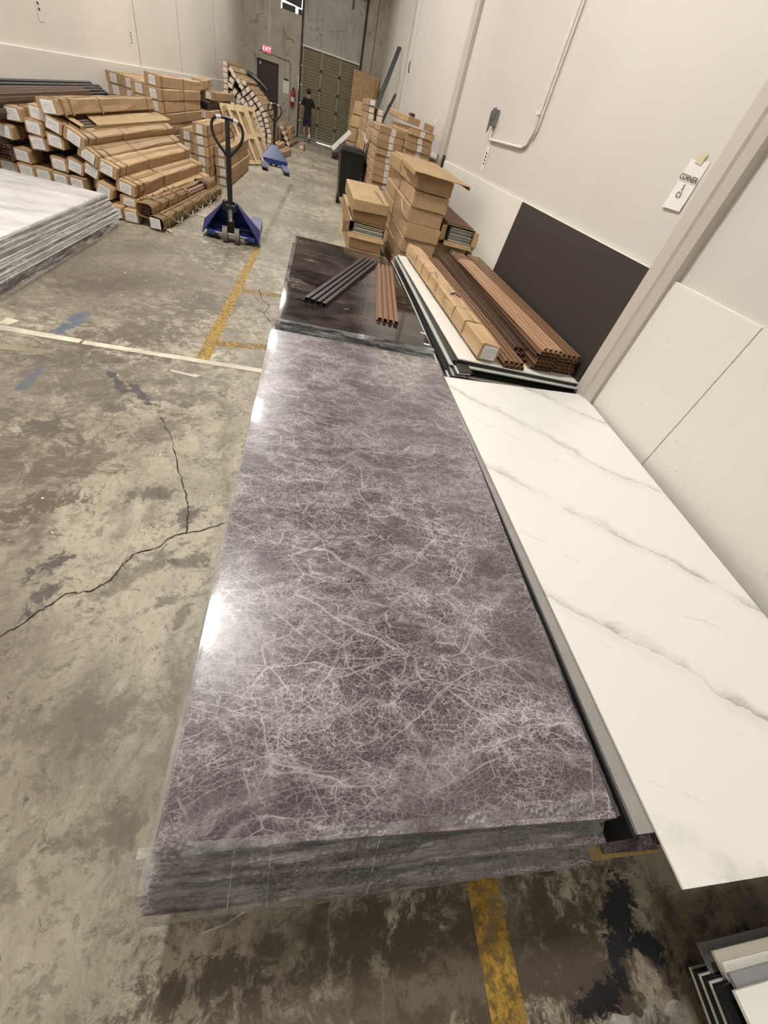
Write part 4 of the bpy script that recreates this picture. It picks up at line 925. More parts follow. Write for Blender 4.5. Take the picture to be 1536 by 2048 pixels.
# sheets curving away at the aisle side
def curved(nm, xs, z, th, mat, lb):
    bm = B(); n = 16; A_ = []
    for i in range(n + 1):
        t = i / n; y = 2.72 + 3.15 * t; x = xs[0] + (xs[1] - xs[0]) * t + xs[2] * math.sin(math.pi * t)
        A_.append([bm.verts.new(p) for p in ((x, y, z), (x + .11, y + .02, z), (x + .11, y + .02, z + th), (x, y, z + th))])
    for a, b_ in zip(A_[:-1], A_[1:]):
        for k in range(4): bm.faces.new((a[k], a[(k + 1) % 4], b_[(k + 1) % 4], b_[k]))
    bm.faces.new(A_[0]); bm.faces.new(A_[-1][::-1]); tag(part(nm, bm, mat), lb, 'panel', 'bowed sheet strips')
for k, (mt, cl) in enumerate([(CORE, 'black'), (WHITES, 'white'), (CORE, 'black'), (GREENS, 'pale'), (CORE, 'black'), (WHITES, 'white'), (CORE, 'black'), (CREAMS, 'cream'), (CORE, 'black')]):
    curved('panel', (1.145 - [.0, .012, .032, .042, .062, .072, .092, .104, .118][k], 1.055 - .008 * k, .018), .452 - .011 * k, .008, mt, ORD[k + 1] + ' bowed strip edge from the right, a ' + cl + ' one, beside the black stack')
under_pallet(1.1, 2.9, 2.2, 5.7, .165, 'dark wooden pallet hidden under the plank stack', PINEY)

o = put_carton('slim', (1.405, 2.93, .560), (1.225, 5.78, .560), 4, 'heavily taped long carton with white end label lying on the white sheets', hastape=False)
KT = [.15 + .11 * k for k in range(7)]
tp = link_ob('packing_tape', tape_mesh(.168, .126, [2.85 * t for t in KT], .022, .0035), o)
bm = B(); add_tube(bm, [(-.05, 1.05, .068), (.0, 1.10, .078), (.03, 1.15, .07), (.06, 1.05, .068)], .006, 6); add_tube(bm, [(-.06, 1.5, .068), (-.01, 1.75, .070)], .004, 6); part('pen_mark', bm, INK, o)
pw = plank_mesh(.185, .027, 2.9, 4, PL_TEAK); pwo = plank_mesh(.185, .027, 2.45, 4, PL_OAK); pwd = plank_mesh(.185, .027, 2.9, 4, PL_DARK); pwb = plank_mesh(.185, .027, 2.85, 4, PL_COFFEE)
PG = 'brown planks on the right white stack'
for k in range(2): put('fluted_plank', pw, (1.635 + .01 * k, 2.90 - .015 * k, .486 + (1 - k) * .028), (1.50, 5.75, .486 + (1 - k) * .028), ['upper', 'lower'][k] + ' teak plank beside the taped carton', 'plank', PG)
for k in range(3): put('fluted_plank', pwb, (1.80 + .012 * k, 3.15 - .05 * k, .486 + (2 - k) * .028), (1.69 + .01 * k, 6.0, .486 + (2 - k) * .028), ORD[k + 1] + ' coffee brown plank from the top, between the teak rows', 'plank', PG)
for k in range(6):
    m_ = [pw, pwb, pw, pw, pwb, pw][k]
    put('fluted_plank', m_, (1.905 + .006 * ((k * 5) % 4), 2.96 - .012 * ((k * 3) % 4), .486 + k * .028), (1.82, 5.83, .486 + k * .028), ORD[k + 1] + ' plank from the bottom of the left plank block', 'plank', PG)
put('fluted_plank', pwo, (1.925, 2.93, .486 + 6 * .028), (1.815, 5.2, .486 + 6 * .028), 'palest short teak plank on top of the left plank block', 'plank')
for k in range(6):
    put('fluted_plank', pw, (2.115 + .006 * ((k * 3) % 4), 2.98 - .012 * ((k * 5) % 3), .486 + k * .028), (2.05 + .006 * (k % 3), 5.85, .486 + k * .028), ORD[k + 1] + ' plank from the bottom of the right plank block by the wall', 'plank', PG)
for k in range(3):
    put('fluted_plank', pwb, (2.16, 3.8, .486 + 6 * .028 - .0 + k * .0), (2.16, 6.0, .66), 'spare', 'plank', PG) if False else None
# taupe laminate board leaning on the wall
bm = B(); add_prism(bm, [(2.21, .02), (2.222, .02), (2.308, 1.338), (2.296, 1.338)], 'y', 0, 0)
bm.free(); bm = B()
P_ = [(2.21, .02), (2.222, .02), (2.306, 1.336), (2.294, 1.336)]
A = [bm.verts.new((x, 2.875, z)) for x, z in P_]; C = [bm.verts.new((x, 5.52, z)) for x, z in P_]
bm.faces.new(A[::-1]); bm.faces.new(C)
for k in range(4): bm.faces.new((A[k], A[(k + 1) % 4], C[(k + 1) % 4], C[k]))
o = part('laminate_board', bm, BROWNP); tag(o, 'dark taupe laminate board leaning upright on the right wall', 'panel')

# cloudy white stack at the left
rnd = random.Random(12)
sheet('marble_panel', [(-3.64, 3.3), (-2.43, 3.3), (-2.395, 6.12), (-3.62, 6.15)], .300, .008, CLOUDM, 'cloudy white marble-look panel topping the left stack', 'panel')
for k in range(13):
    e = .012 * (k // 2) + rnd.uniform(-.004, .004)
    sheet('marble_panel', [(-3.64, 3.3), (-2.425 + e, 3.3), (-2.392 + e, 6.13 + .008 * k), (-3.62, 6.16)], .290 - k * .0175, .012 if k % 3 else .008, [WHITES, GREYS, WHITES, CLOUDM][k % 4], (ORD[k + 2] if k < 11 else ['second lowest', 'lowest'][k - 11]) + ' sheet from the top of the cloudy white stack' if k < 11 else ['second lowest', 'lowest'][k - 11] + ' sheet of the cloudy white stack', 'panel', 'sheets of the left white stack')
under_pallet(-3.6, 3.4, -2.5, 6.0, .072, 'low wooden pallet hidden under the cloudy white stack')
film_band('stretch_film', [(-2.43, .3095), (-2.40, .308), (-2.385, .25), (-2.36, .18), (-2.335, .10), (-2.31, .02)], 3.3, 6.13, m_film('left_wrap', .35, (.66, .65, .64), .8), 'glossy film with streaks over the aisle side of the cloudy white stack', 'yy', .008, 110, 7)

# offcut stack in the near right corner
for k, (x0, y1, z, mt, lb) in enumerate([(1.285, -.225, .16, GREYS, 'grey filmed sheet, lowest and farthest in the corner offcut stack'), (1.275, -.236, .215, CREAMS, 'cream sheet in the corner offcut stack'), (1.250, -.252, .255, WHITES, 'middle white sheet in the corner offcut stack'), (1.213, -.293, .296, WHITES, 'topmost white sheet in the near right corner of the picture')]):
    sheet('panel', [(x0 + .02, y1 - .9), (2.2, y1 - .9), (2.2, y1 + .012), (x0, y1)], z, .010, mt, lb, 'panel', 'offcuts in the near right corner')
sheet('panel', [(1.245, -.36), (1.6, -.36), (1.6, -.262), (1.232, -.267)], .281, .012, GREYS, 'small grey offcut between the white sheets of the corner stack', 'panel')
for k in range(9):
    sheet('panel', [(1.205 - .008 * k + .03 * 0, -1.1), (1.6, -1.1), (1.6, -.275), (1.282 - .0095 * k, -.278 - .0015 * k)], .09 + k * .0205, .011, [WHITES, CORE, CORE][k % 3], ORD[k + 1] + ' thin sheet from the bottom of the striped edge in the near right corner', 'panel', 'striped sheets in the near right corner')
under_pallet(1.36, -1.1, 2.2, -.33, .088, 'pallet under the corner offcuts', FRAMEB)
# crumpled film on the floor at the bottom edge of the picture
bm = B(); G = []
for i in range(41):
    row = []
    for j in range(15):
        x = .84 + .40 * i / 40; y = -.52 + .18 * j / 14 + .018 * noise.noise(Vector((x * 30, 2, 0))) - .015 * abs(noise.noise(Vector((x * 70, 1, 0))))
        row.append(bm.verts.new((x, y, .05 + .09 * (1 - j / 14) + .03 * noise.noise(Vector((x * 16, y * 22, 3))))))
    G.append(row)
for a, b_ in zip(G[:-1], G[1:]):
    for k in range(14): bm.faces.new((a[k], b_[k], b_[k + 1], a[k + 1]))
tag(part('crumpled_film', bm, m_film('floor_film', .4, (.55, .53, .50), .7), smooth=True), 'crumpled clear film at the bottom edge near the corner offcuts', 'plastic film')

# ------------------------------------------------------------------ right hand cartons
TG = 'wide cartons of the tall right stack'
for k in range(7):
    dx = [.0, .01, .0, .02, .005, .02, .035][k]; dy = [0, .02, .0, -.02, .02, 0, .03][k]
    put_carton('wide', (1.47 + dx, 6.62 + dy, .091 + k * .179), None, 0, ('lowest' if k == 0 else 'topmost' if k == 6 else ORD[k + 1]) + ' wide carton of the tall stack behind the black marble', TG, yaw=[0, .8, -.5, .6, 0, -1, 1][k], haslabel=False, mat=CARDL)
bm = B()
for lo, hi in [((1.17, 6.50, 1.262), (1.93, 9.55, 1.272)), ((1.17, 6.50, 1.225), (1.177, 9.5, 1.265)), ((1.925, 6.50, 1.228), (1.932, 9.5, 1.265))]: add_box(bm, lo, hi, rot=Matrix.Rotation(R(-2), 3, 'Z'), piv=(1.17, 6.5, 1.26))
tag(part('cardboard_tray', bm, CARDL), 'long flat cardboard tray covering the tall wide carton stack and overhanging it', 'cardboard sheet')
bm = B(); add_tube(bm, [(1.24, 6.9, .72), (1.19, 6.95, .80), (1.21, 7.3, .86), (1.235, 7.5, .86)], .006, 6); tag(part('loose_strap', bm, STRAPM), 'pale loose strap loop on the side of the tall carton stack', 'strap')
def open_carton(name, loc, rz, w, h, l, label, sheets, tilt=0, mat=CARD, flap=True, nsheet=9, smat=GREENS):
    t = empty(name, loc, rz, label, 'carton'); t.rotation_euler[0] = R(tilt); bm = B()
    for lo, hi in [((-w / 2, 0, 0), (w / 2, l, .006)), ((-w / 2, 0, 0), (-w / 2 + .006, l, h)), ((w / 2 - .006, 0, 0), (w / 2, l, h)), ((-w / 2, 0, h - .006), (w / 2, l, h)), ((-w / 2, l - .006, 0), (w / 2, l, h))]: add_box(bm, lo, hi)
    part('carton_shell', bm, mat, t)
    if flap:
        bm = B(); add_box(bm, (-w / 2 - .002, -.16, .01), (-w / 2 + .004, .0, h - .01), rot=Matrix.Rotation(R(-38), 3, 'Z'), piv=(-w / 2, 0, 0)); part('flap', bm, CARDL, t)
        bm = B(); add_box(bm, (w / 2 - .004, -.11, .01), (w / 2 + .002, .0, h - .01), rot=Matrix.Rotation(R(12), 3, 'Z'), piv=(w / 2, 0, 0)); part('flap', bm, CARDL, t)
        bm = B(); add_box(bm, (-w / 2, -.10, 0), (w / 2, .0, .005), rot=Matrix.Rotation(R(25), 3, 'X'), piv=(0, 0, 0)); part('flap', bm, mat, t)
    for k in range(nsheet):
        bm = B(); add_box(bm, (-w / 2 + .07 + .004 * (k % 3), .02 + .012 * ((k * 3) % 4), .012 + k * (h - .03) / nsheet), (w / 2 - .02, l - .02, .012 + (k + .5) * (h - .03) / nsheet)); part('panel_edge', bm, GREENS if k % 2 else WHITES, t, label='pale panel packed in the open carton')
    return t
SMG = 'small stack'
put_carton('wide', (.76, 6.98, .09), (.76, 9.5, .09), 0, 'lowest wide carton of the short stack near the bin', 'cartons of the short right stack', haslabel=False, hastape=False)
put_carton('wide', (.75, 7.0, .27), (.75, 9.5, .27), 0, 'second wide carton of the short stack near the bin', 'cartons of the short right stack', haslabel=False, hastape=False)
open_carton('open_carton', (.745, 7.02, .362), R(1), .54, .15, 2.2, 'torn open carton of pale panels in the short stack near the bin', 9)
kind('shortwide', .50, .13, 1.25, .0001, .0001, 1, .004, (.5,))
put_carton('shortwide', (.765, 7.05, .58), (.765, 8.3, .59), 0, 'short carton with scratched tape under the raised lid carton', None, haslabel=False)
bm = B(); add_box(bm, (-.26, 0, 0), (.26, 1.25, .13), bev=.01); add_box(bm, (-.262, 0, -.03), (-.255, 1.25, .02)); o = part('carton', bm, CARDL); o.location = (.745, 6.95, .655); o.rotation_euler = (R(3), R(-2), R(3)); tag(o, 'pale wide carton lid slanting on top of the short stack near the bin', 'carton')
bm = B(); add_box(bm, (.16, .05, .129), (.172, .75, .134), rot=Matrix.Rotation(R(3), 3, 'Z')); part('tape_slit', bm, INK, o)
for k in range(5):
    bm = B(); add_box(bm, (0, 0, 0), (.005, .22, .12), bev=.001); o = part('cardboard_flap', bm, CARDL); o.location = (.445, 7.15 + k * .3, .40 + .02 * (k % 2)); o.rotation_euler = (R(8), R(-28 - 5 * (k % 2)), 0)
    tag(o, ORD[k + 1] + ' raised cardboard flap from the near end along the aisle side of the short stack', 'cardboard flap', 'raised flaps of the short stack')
FG = 'flat cartons of the far right stacks'
column('flatc', 1.27, 10.3, 0, 15, 'the left flat carton column behind the tall stack', FG, seed=21, jit=.012)
column('flatc', 1.80, 10.15, 0, 16, 'the right flat carton column by the pilaster', FG, seed=22, jit=.014)
put_carton('flatc', (1.74, 10.1, 1.70), (1.70, 12.9, 1.76), 4, 'slightly raised topmost flat carton of the right flat column', FG)
bm = B(); add_box(bm, (1.60, 10.6, 1.762), (1.68, 10.9, 1.82), bev=.01); tag(part('tape_gun', bm, FRAMEB), 'small dark tape gun on top of the right flat column', 'tool')
column('slimneat', 1.12, 14.0, 0, 15, 'the narrow column behind the left flat column', 'narrow cartons behind the flat ones', seed=23)
column('slimneat', 1.34, 14.0, 0, 14, 'the second narrow column behind the left flat column', 'narrow cartons behind the flat ones', seed=24)
# low cartons and open carton by the wall
column('wide', 2.03, 6.85, 0, 3, 'the low stack between the tall stack and the wall', 'low cartons by the right wall', haslabel=False, seed=25)
o = open_carton('open_carton', (2.06, 6.75, .60), R(1), .44, .20, 2.4, 'open carton full of pale panels by the right wall', 9, 0)
bm = B(); add_box(bm, (1.86, 6.85, .803), (2.27, 9.2, .81)); tag(part('cardboard_sheet', bm, m_cardboard('pinkish_board', (.33, .20, .16))), 'pinkish brown board lying over the open carton by the wall', 'cardboard sheet')
bm = B(); add_box(bm, (2.0, 6.838, .42), (2.13, 6.842, .52)); o = part('pen_scrawl', bm, CARDD); tag(o, 'dark patch with pale scrawl on the carton below the open one', 'marking')
me = text_mesh('OK', .08, 'chalk_scrawl'); me.materials.append(PAPER); c_ = link_ob('chalk_scrawl', me, o); c_.location = (2.065, 6.834, .47); c_.rotation_euler = (R(90), 0, 0)

# wheelie bin
t = empty('wheelie_bin', (.66, 12.0, 0), R(4), 'black wheelie bin standing behind the short carton stack', 'bin')
def frustum(bm, z0, z1, a0, b0, a1, b1, y0=0, y1=0):
    A = [bm.verts.new((x * a0, y * b0 + y0, z0)) for x, y in ((-1, -1), (1, -1), (1, 1), (-1, 1))]; C = [bm.verts.new((x * a1, y * b1 + y1, z1)) for x, y in ((-1, -1), (1, -1), (1, 1), (-1, 1))]
    bm.faces.new(A[::-1]); bm.faces.new(C)
    for k in range(4): bm.faces.new((A[k], A[(k + 1) % 4], C[(k + 1) % 4], C[k]))
    es = [e for v in A + C for e in v.link_edges]; bmesh.ops.bevel(bm, geom=list(set(es)), offset=.02, segments=2, affect='EDGES')
bm = B(); frustum(bm, .12, .95, .21, .22, .27, .30, .05); add_box(bm, (-.285, -.29, .90), (.285, .33, .95), bev=.01); part('bin_body', bm, PLAST, t)
bm = B(); frustum(bm, .95, 1.03, .29, .32, .23, .27, .01); part('lid', bm, PLAST, t)
bm = B(); add_tube(bm, [(-.24, -.30, .93), (-.24, -.36, .96), (.24, -.36, .96), (.24, -.30, .93)], .016, 8); part('handle', bm, PLAST, t)
for s in (-1, 1):
    bm = B(); add_cyl(bm, (s * .20, -.20, .10), (s * .26, -.20, .10), .10, 22); part('wheel', bm, PLAST, t)
# boards and beams beyond the bin
def board(nm, o_, u, v, th, mat, label, cat):
    o_, u, v = Vector(o_), Vector(u), Vector(v); n_ = u.cross(v).normalized() * th; bm = B()
    A = [bm.verts.new(p) for p in (o_, o_ + u, o_ + u + v, o_ + v)]; C = [bm.verts.new(p + n_) for p in (o_, o_ + u, o_ + u + v, o_ + v)]
    bm.faces.new(A); bm.faces.new(C[::-1])
    for k in range(4): bm.faces.new((A[k], A[(k + 1) % 4], C[(k + 1) % 4], C[k]))
    return tag(part(nm, bm, mat), label, cat)
board('white_board', (.46, 21.9, .22), (.66, .2, .66), (-.10, .30, .07), .03, WHITES, 'long white board slanting up from the floor behind the bin', 'panel')
board('dark_offcut', (.42, 21.6, .02), (.8, .1, .16), (0, .7, .05), .08, CORE, 'black board lying under the slanting white board', 'panel')
board('white_board', (.97, 13.3, .30), (.22, .04, -.045), (.02, .22, .97), .012, WHITES, 'upright white board leaning just right of the bin', 'panel')
for k in range(3):
    board('panel', (.76 + .035 * k, 12.05 - .02 * k, .0), (0.0, 1.0, 0), (.16, .0, 1.18 + .02 * k), .012, [CARDD, WHITES, OSB][k], ['brown', 'white edged', 'pale wooden'][k] + ' sheet leaning on the left flat carton column', 'panel')
def bar(nm, a, b_, w, d, mat, label, cat='beam'):
    me_b = B(); L_ = (Vector(b_) - Vector(a)).length; add_box(me_b, (-w / 2, 0, -d / 2), (w / 2, L_, d / 2), bev=.004); me = mesh_of(me_b, nm, mat)
    return put(nm, me, a, b_, label, cat)
bar('steel_beam', (.95, 17.0, .06), (2.24, 20.2, 3.36), .13, .06, BEAMM, 'long dark grey beam leaning against the right wall')
bar('steel_beam', (1.10, 17.0, .05), (2.25, 19.2, 2.25), .07, .05, FRAMEB, 'shorter dark strip leaning beside the long grey beam')
bar('steel_beam', (1.42, 17.5, .05), (2.28, 20.9, 2.0), .05, .05, BEAMM, 'thin dark pole behind the long grey beam')
board('osb_sheet', (1.09, 26.35, .0), (1.20, 0, 0), (0.02, .52, 2.84), .018, OSB, 'tall strand board sheet leaning on the back wall beside the roller door', 'panel')
for k in range(2): board('plywood_sheet', (2.08 + .09 * k, 25.5, .0), (.0, 1.2, 0), (.10, 0, 2.45), .02, PINEY, ['inner', 'outer'][k] + ' brown plywood sheet leaning at the far right corner', 'panel')
for k in range(4):
    z0 = [0, .55, 1.02, 1.42][k]; L_ = [.54, .46, .38, .42][k]
    bm = B(); add_box(bm, (-.21, 0, -.06), (.21, L_, .06), bev=.008); o = put('carton', mesh_of(bm, 'carton', CARDL), (1.12 + z0 * .16, 23.6 + z0 * .3, .02 + z0), (1.12 + (z0 + L_) * .16, 23.6 + (z0 + L_) * .3, .02 + z0 + L_), ORD[k + 1] + ' pale carton upward in the leaning pile before the strand board', 'carton', 'pale cartons before the strand board')

# ------------------------------------------------------------------ things on the walls
t = empty('exit_sign', (-2.715, YB, 2.52), 0, 'glowing red exit sign above the dark personnel door', 'sign')
bm = B(); add_box(bm, (-.17, -.07, -.10), (.17, 0, .12), bev=.008); part('sign_housing', bm, simple('white_plastic', (.7, .7, .68), .4), t)
bm = B(); add_box(bm, (-.15, -.075, -.08), (.15, -.069, .10)); part('lit_face', bm, m_emit('exit_red_glow', (1, .01, .03), .55), t)
me = text_mesh('EXIT', .17, 'exit_lettering'); me.materials.append(m_emit('exit_letters_glow', (1, .30, .36), 2.4)); o = link_ob('exit_lettering', me, t, (0, -.078, .01)); o.rotation_euler = (R(90), 0, 0)
t = empty('fire_extinguisher', (-1.53, YB - .12, 1.02), 0, 'red fire extinguisher hanging on the back wall beside the roller door', 'fire extinguisher')
bm = B(); prof = [(0, .0), (.07, .0), (.085, .02), (.085, .42), (.07, .48), (.03, .52), (.03, .55), (0, .55)]
rs = [[bm.verts.new((r_ * math.cos(k * math.pi / 9), r_ * math.sin(k * math.pi / 9), z_)) for k in range(18)] for r_, z_ in prof[1:-1]]
for a, b_ in zip(rs[:-1], rs[1:]):
    for k in range(18): bm.faces.new((a[k], a[(k + 1) % 18], b_[(k + 1) % 18], b_[k]))
bm.faces.new(rs[0][::-1]); bm.faces.new(rs[-1]); part('cylinder', bm, RED, t, True)
bm = B(); add_tube(bm, [(0, 0, .16), (0, 0, .31)], .0865, 18); part('white_label', bm, PAPER, t)
bm = B(); add_box(bm, (-.02, -.02, .54), (.02, .02, .60)); add_box(bm, (-.02, -.10, .60), (.02, .03, .615)); add_box(bm, (-.015, -.09, .565), (.015, .0, .58)); part('valve', bm, BLACKP, t)
bm = B(); add_tube(bm, [(.02, 0, .57), (.09, 0, .55), (.11, 0, .40), (.10, 0, .2)], .012, 8); part('hose', bm, BLACKP, t, True)
bm = B(); add_box(bm, (-.04, .085, .2), (.04, .12, .6)); part('bracket', bm, FRAMEB, t)
for k, (x, z, w, h, lb) in enumerate([(-1.86, 1.58, .26, .40, 'white notice sheet on the back wall left of the extinguisher'), (-1.30, 1.85, .10, .44, 'small tall notice above and right of the extinguisher')]):
    bm = B(); add_box(bm, (x - w / 2, YB - .012, z - h / 2), (x + w / 2, YB - .001, z + h / 2)); tag(part('notice', bm, PAPER), lb, 'notice')
bm = B(); add_box(bm, (-1.95, YB - .05, 1.80), (-1.75, YB, 1.84)); tag(part('hook_rail', bm, FRAMEB), 'short dark hook rail over the white notice sheet', 'hook')

def wall_paper(name, x, y0, y1, z0, z1, side, label, skew=0, ink=None):
    t = empty(name, (x, (y0 + y1) / 2, (z0 + z1) / 2), R(90 if side > 0 else -90), label, 'paper sign')      # local x runs along the wall, local y into it
    w, h = abs(y1 - y0), z1 - z0; bm = B(); n = 8; A_ = []
    for i in range(n + 1):
        zz = -h / 2 + h * i / n; off = .012 * (1 - i / n) ** 2 + .003
        A_.append([bm.verts.new(p) for p in ((-w / 2, off, zz), (w / 2, off * .6, zz), (w / 2, off * .6 - .001, zz), (-w / 2, off - .001, zz))])
    for a, b_ in zip(A_[:-1], A_[1:]):
        for k in range(4): bm.faces.new((a[k], a[(k + 1) % 4], b_[(k + 1) % 4], b_[k]))
    bm.faces.new(A_[0]); bm.faces.new(A_[-1][::-1]); part('sheet', bm, PAPER, t); return t
# big sign on the right wall: local +x must run towards the camera (-Y)
t = wall_paper('corner_sign', XR - .002, 3.03, 3.215, 1.655, 1.91, 1, 'white paper sign with black lettering taped to the right wall near the pilaster')
t.rotation_euler = (0, 0, R(-90)); t.scale = (1, -1, 1) if False else (1, 1, 1)
for c in t.children: c.location.y = 0; c.scale.y = -1
for txt, z, s in (('CORNER', .035, .040), ('S', -.012, .040), ('C1', -.052, .042)):
    me = text_mesh(txt, s, 'lettering'); me.materials.append(INK); o = link_ob('lettering', me, t, (.0, -.013, z)); o.rotation_euler = (R(90), R(3), 0); o.scale = (1.15, 1, 1)
bm = B(); add_box(bm, (-.035, -.007, .11), (.035, -.005, .165), rot=Matrix.Rotation(R(8), 3, 'Y')); part('masking_tape', bm, MASK, t)
def small_notice(x, y, z, w, h, side, label):
    t = empty('paper_sign', (x, y, z), R(-90) if side > 0 else R(90), label, 'paper sign')
    bm = B(); add_box(bm, (-w / 2, -.006, -h / 2), (w / 2, -.004, h / 2)); part('sheet', bm, PAPER, t)
    bm = B()
    for k in range(4): zz = h * .18 - k * h * .14; add_box(bm, (-w * .22, -.0075, zz), (w * .20, -.0062, zz + h * .07), rot=Matrix.Rotation(R(12), 3, 'Y')); 
    part('handwriting', bm, INK, t)
small_notice(XR, 7.57, 1.56, .17, .27, 1, 'small paper with faint marks on the right wall below the taped box')
small_notice(XR, 11.9, 1.68, .14, .42, 1, 'faded strip of writing on the right wall beyond the second pilaster')
small_notice(XL, 8.83, 1.68, .12, .36, -1, 'strip of paper with dark marks on the left wall, nearer one')
small_notice(XL, 12.42, 1.60, .12, .30, -1, 'strip of paper with dark marks on the left wall near the panel joint')
# junction box with tape and conduits
t = empty('junction_box', (XR, 7.61, 1.97), 0, 'small wall box covered with grey tape, conduit leaving below it', 'electrical box')
bm = B(); add_box(bm, (-.07, -.06, -.07), (0, .07, .10), bev=.004); part('box', bm, GREYT, t)
bm = B(); add_box(bm, (-.078, -.075, -.01), (-.068, .06, .11), rot=Matrix.Rotation(R(-6), 3, 'X')); add_box(bm, (-.085, .03, -.14), (-.076, .075, .08), rot=Matrix.Rotation(R(-10), 3, 'X')); add_box(bm, (-.082, -.02, -.11), (-.074, .015, .05), rot=Matrix.Rotation(R(5), 3, 'X')); part('cloth_tape', bm, simple('dark_grey_tape', (.11, .12, .12), .5), t)
def conduit(pts, r, lab):
    bm = B(); add_tube(bm, pts, r, 10); tag(part('conduit', bm, CONDM, smooth=True), lab, 'conduit', 'conduits on the right wall')
xx = XR - .02
conduit([(xx, 7.60, 1.90), (xx, 7.60, 1.80), (xx, 7.56, 1.765), (xx, 6.25, 1.765), (xx, 6.10, 1.80), (xx, 6.02, 1.92), (xx, 6.02, ZC)], .016, 'conduit bending under the taped box and up the right wall')
conduit([(xx, 6.10, 1.78), (xx, 6.07, 1.9), (xx, 6.08, ZC)], .010, 'thin conduit beside the bending one, wall side')
conduit([(xx, 5.99, 1.84), (xx, 5.95, 1.95), (xx, 5.94, ZC)], .012, 'conduit nearest the camera on the right wall')
bm = B(); add_box(bm, (-.012, 6.0, 2.05), (.02, 6.12, 2.09)); o = part('pipe_clamp', bm, CONDM); o.location.x = XR - .03; tag(o, 'small clamp holding the conduits just above their bend', 'clamp')
bm = B(); add_box(bm, (-.04, 9.98, 1.22), (0, 10.08, 1.40), bev=.004); o = part('outlet_box', bm, FRAMEB); o.location.x = XR - .03; tag(o, 'little rusty outlet box at the foot of the second pilaster', 'electrical box')
bm = B(); add_tube(bm, [(XR - .02, 17.6, 2.95), (XR - .05, 17.5, 2.9), (XR - .02, 17.55, 2.72)], .014, 6); tag(part('wall_hook', bm, FRAMEB), 'small dark hook on the far right wall joint', 'hook')

# ------------------------------------------------------------------ the walking person
def skin_body(name, verts, edges, root, mat, parent=None, sub=2):
    me = bpy.data.meshes.new(name); me.from_pydata([v[:3] for v in verts], edges, []); me.materials.append(mat)
    o = bpy.data.objects.new(name, me); COL.objects.link(o)
    sk = o.modifiers.new('skin', 'SKIN'); sk.use_smooth_shade = True
    for i, v in enumerate(verts):
        r_ = v[3]; me.skin_vertices[0].data[i].radius = r_ if isinstance(r_, tuple) else (r_, r_)
    me.skin_vertices[0].data[root].use_root = True
    s = o.modifiers.new('sub', 'SUBSURF'); s.levels = sub; s.render_levels = sub
    if parent: o.parent = parent
    return o
pz = empty('person', (-.78, 25.75, 0), R(8), 'person in dark t-shirt and navy shorts walking towards the roller door, seen from behind', 'person')
V_ = [(0, 0, .92, (.10, .07)), (0, 0, 1.10, (.11, .08)), (0, .0, 1.28, (.155, .10)), (0, .01, 1.40, (.12, .085)), (0, .015, 1.47, .062), (0, .03, 1.53, .060), (0, .04, 1.60, (.072, .088)), (0, .045, 1.67, (.074, .090)), (0, .04, 1.72, (.052, .062)),
      (-.165, .0, 1.395, .058), (-.235, -.01, 1.26, .048), (-.265, -.03, 1.11, .042), (-.285, .0, .98, .034), (-.295, .02, .87, .026), (-.295, .03, .82, (.020, .036)), (-.293, .04, .78, (.018, .034)),
      (.165, .0, 1.395, .058), (.235, -.01, 1.26, .048), (.262, -.02, 1.11, .042), (.275, .04, .98, .034), (.280, .08, .87, .026), (.280, .095, .82, (.020, .036)), (.278, .105, .78, (.018, .034)),
      (-.09, .0, .84, .075), (-.10, .05, .66, .075), (-.10, .08, .49, .058), (-.10, .04, .34, .058), (-.10, .0, .12, .036), (-.10, .0, .07, .042), (-.10, .12, .045, (.042, .028)), (-.10, .18, .035, (.036, .020)),
      (.09, .0, .84, .075), (.10, -.03, .66, .075), (.105, -.04, .49, .058), (.105, -.12, .34, .056), (.11, -.24, .16, .036), (.11, -.27, .12, .042), (.11, -.20, .05, (.042, .028)), (.11, -.155, .03, (.036, .020))]
E_ = [(0, 1), (1, 2), (2, 3), (3, 4), (4, 5), (5, 6), (6, 7), (7, 8), (3, 9), (9, 10), (10, 11), (11, 12), (12, 13), (13, 14), (14, 15), (3, 16), (16, 17), (17, 18), (18, 19), (19, 20), (20, 21), (21, 22),
      (0, 23), (23, 24), (24, 25), (25, 26), (26, 27), (27, 28), (28, 29), (29, 30), (0, 31), (31, 32), (32, 33), (33, 34), (34, 35), (35, 36), (36, 37), (37, 38)]
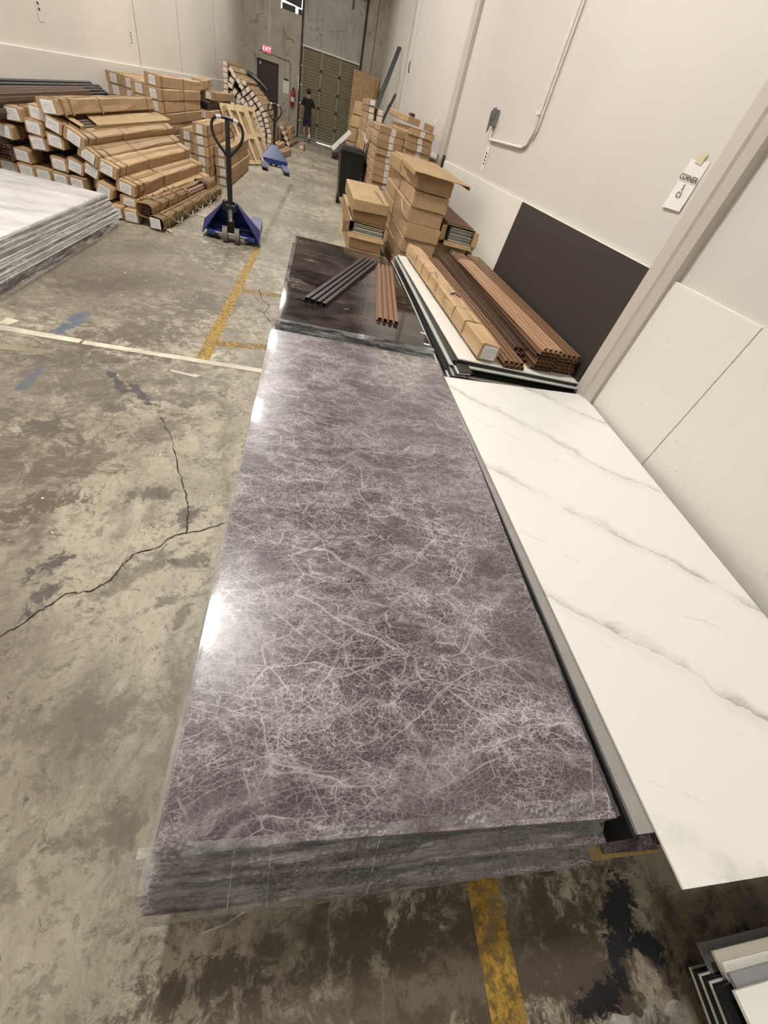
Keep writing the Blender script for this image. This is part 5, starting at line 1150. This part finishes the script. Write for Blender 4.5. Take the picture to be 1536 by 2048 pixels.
# fingers rooted in the palms
def fingers(V_, E_, root, base, s):
    for k, (dy, L_) in enumerate([(-.027, .055), (-.009, .066), (.009, .062), (.026, .050)]):
        i = len(V_); bx, by, bz = base
        V_ += [(bx, by + dy, bz - .022, .0085), (bx + s * .004, by + dy + .004, bz - .022 - L_ * .55, .0078), (bx + s * .014, by + dy + .012, bz - .022 - L_, .0065)]; E_ += [(root, i), (i, i + 1), (i + 1, i + 2)]
    i = len(V_); V_ += [(bx + s * .006, by + .040, bz + .022, .010), (bx + s * .010, by + .060, bz - .012, .0085)]; E_ += [(root - 1, i), (i, i + 1)]
fingers(V_, E_, 15, (-.293, .04, .78), 1); fingers(V_, E_, 22, (.278, .105, .78), -1)
skin_body('body', V_, E_, 0, SKIN, pz)
o = skin_body('t_shirt', [(0, 0, .76, (.185, .130)), (0, 0, .92, (.180, .125)), (0, 0, 1.08, (.160, .113)), (0, 0, 1.27, (.185, .125)), (0, .008, 1.39, (.150, .105)), (0, .012, 1.45, .085), (-.165, 0, 1.395, .085), (-.235, -.01, 1.27, .078), (-.262, -.02, 1.17, .078), (.165, 0, 1.395, .085), (.235, -.01, 1.27, .078), (.262, -.02, 1.17, .078)],
          [(0, 1), (1, 2), (2, 3), (3, 4), (4, 5), (4, 6), (6, 7), (7, 8), (4, 9), (9, 10), (10, 11)], 0, SHIRT, pz)
skin_body('shorts', [(0, 0, .95, (.165, .115)), (0, 0, .82, (.165, .12)), (-.09, .01, .76, .108), (-.10, .045, .62, .10), (-.10, .06, .53, .098), (.09, -.01, .76, .108), (.10, -.03, .62, .10), (.105, -.035, .53, .098)], [(0, 1), (1, 2), (2, 3), (3, 4), (1, 5), (5, 6), (6, 7)], 0, SHORT, pz)
bm = B(); bmesh.ops.create_uvsphere(bm, u_segments=20, v_segments=14, radius=1)
for v in bm.verts:
    x, y, z = v.co; z2 = z if z > -.55 else -.55 - (z + .55) * .2
    fr_ = 1.0 if y < .1 or z > .45 else .88
    v.co = Vector((x * .096 * fr_, .03 + y * .112 * fr_, 1.655 + z2 * .112)) + Vector((noise.noise(v.co * 5), noise.noise(v.co * 5 + Vector((3, 0, 0))), noise.noise(v.co * 5 + Vector((0, 3, 0))))) * .006
part('hair', bm, HAIR, pz, True)
for s in (-1, 1):
    bm = B(); bmesh.ops.create_uvsphere(bm, u_segments=10, v_segments=8, radius=1)
    for v in bm.verts: v.co = Vector((s * .088 + v.co.x * .010, .045 + v.co.y * .018, 1.62 + v.co.z * .03))
    part('ear', bm, SKIN, pz, True)
bm = B(); bmesh.ops.create_uvsphere(bm, u_segments=10, v_segments=8, radius=1)
for v in bm.verts: v.co = Vector((v.co.x * .016, .132 + v.co.y * .020, 1.60 + v.co.z * .026))
part('nose', bm, SKIN, pz, True)
for x, y, z, mt, nm in ((-.10, 0, .16, SHOEL, 'sock'), (.11, -.245, .20, SOCK, 'sock')):
    bm = B(); d_ = Vector((0, -.10, .14)) if x > 0 else Vector((0, .02, .08)); add_tube(bm, [Vector((x, y, z)) - d_ * .5, Vector((x, y, z)) + d_ * .6], [.046, .050], 14); part(nm, bm, mt if x > 0 else simple('dark_sock', (.2, .19, .18), .8), pz, True)
skin_body('shoe', [(-.10, -.03, .05, (.046, .045)), (-.10, .05, .045, (.050, .042)), (-.10, .15, .038, (.050, .034)), (-.10, .21, .032, (.040, .026))], [(0, 1), (1, 2), (2, 3)], 0, SHOEL, pz, 1)
skin_body('shoe', [(.11, -.30, .12, (.046, .045)), (.11, -.26, .085, (.050, .042)), (.11, -.19, .048, (.050, .032)), (.11, -.145, .030, (.040, .024))], [(0, 1), (1, 2), (2, 3)], 0, SHOE, pz, 1)
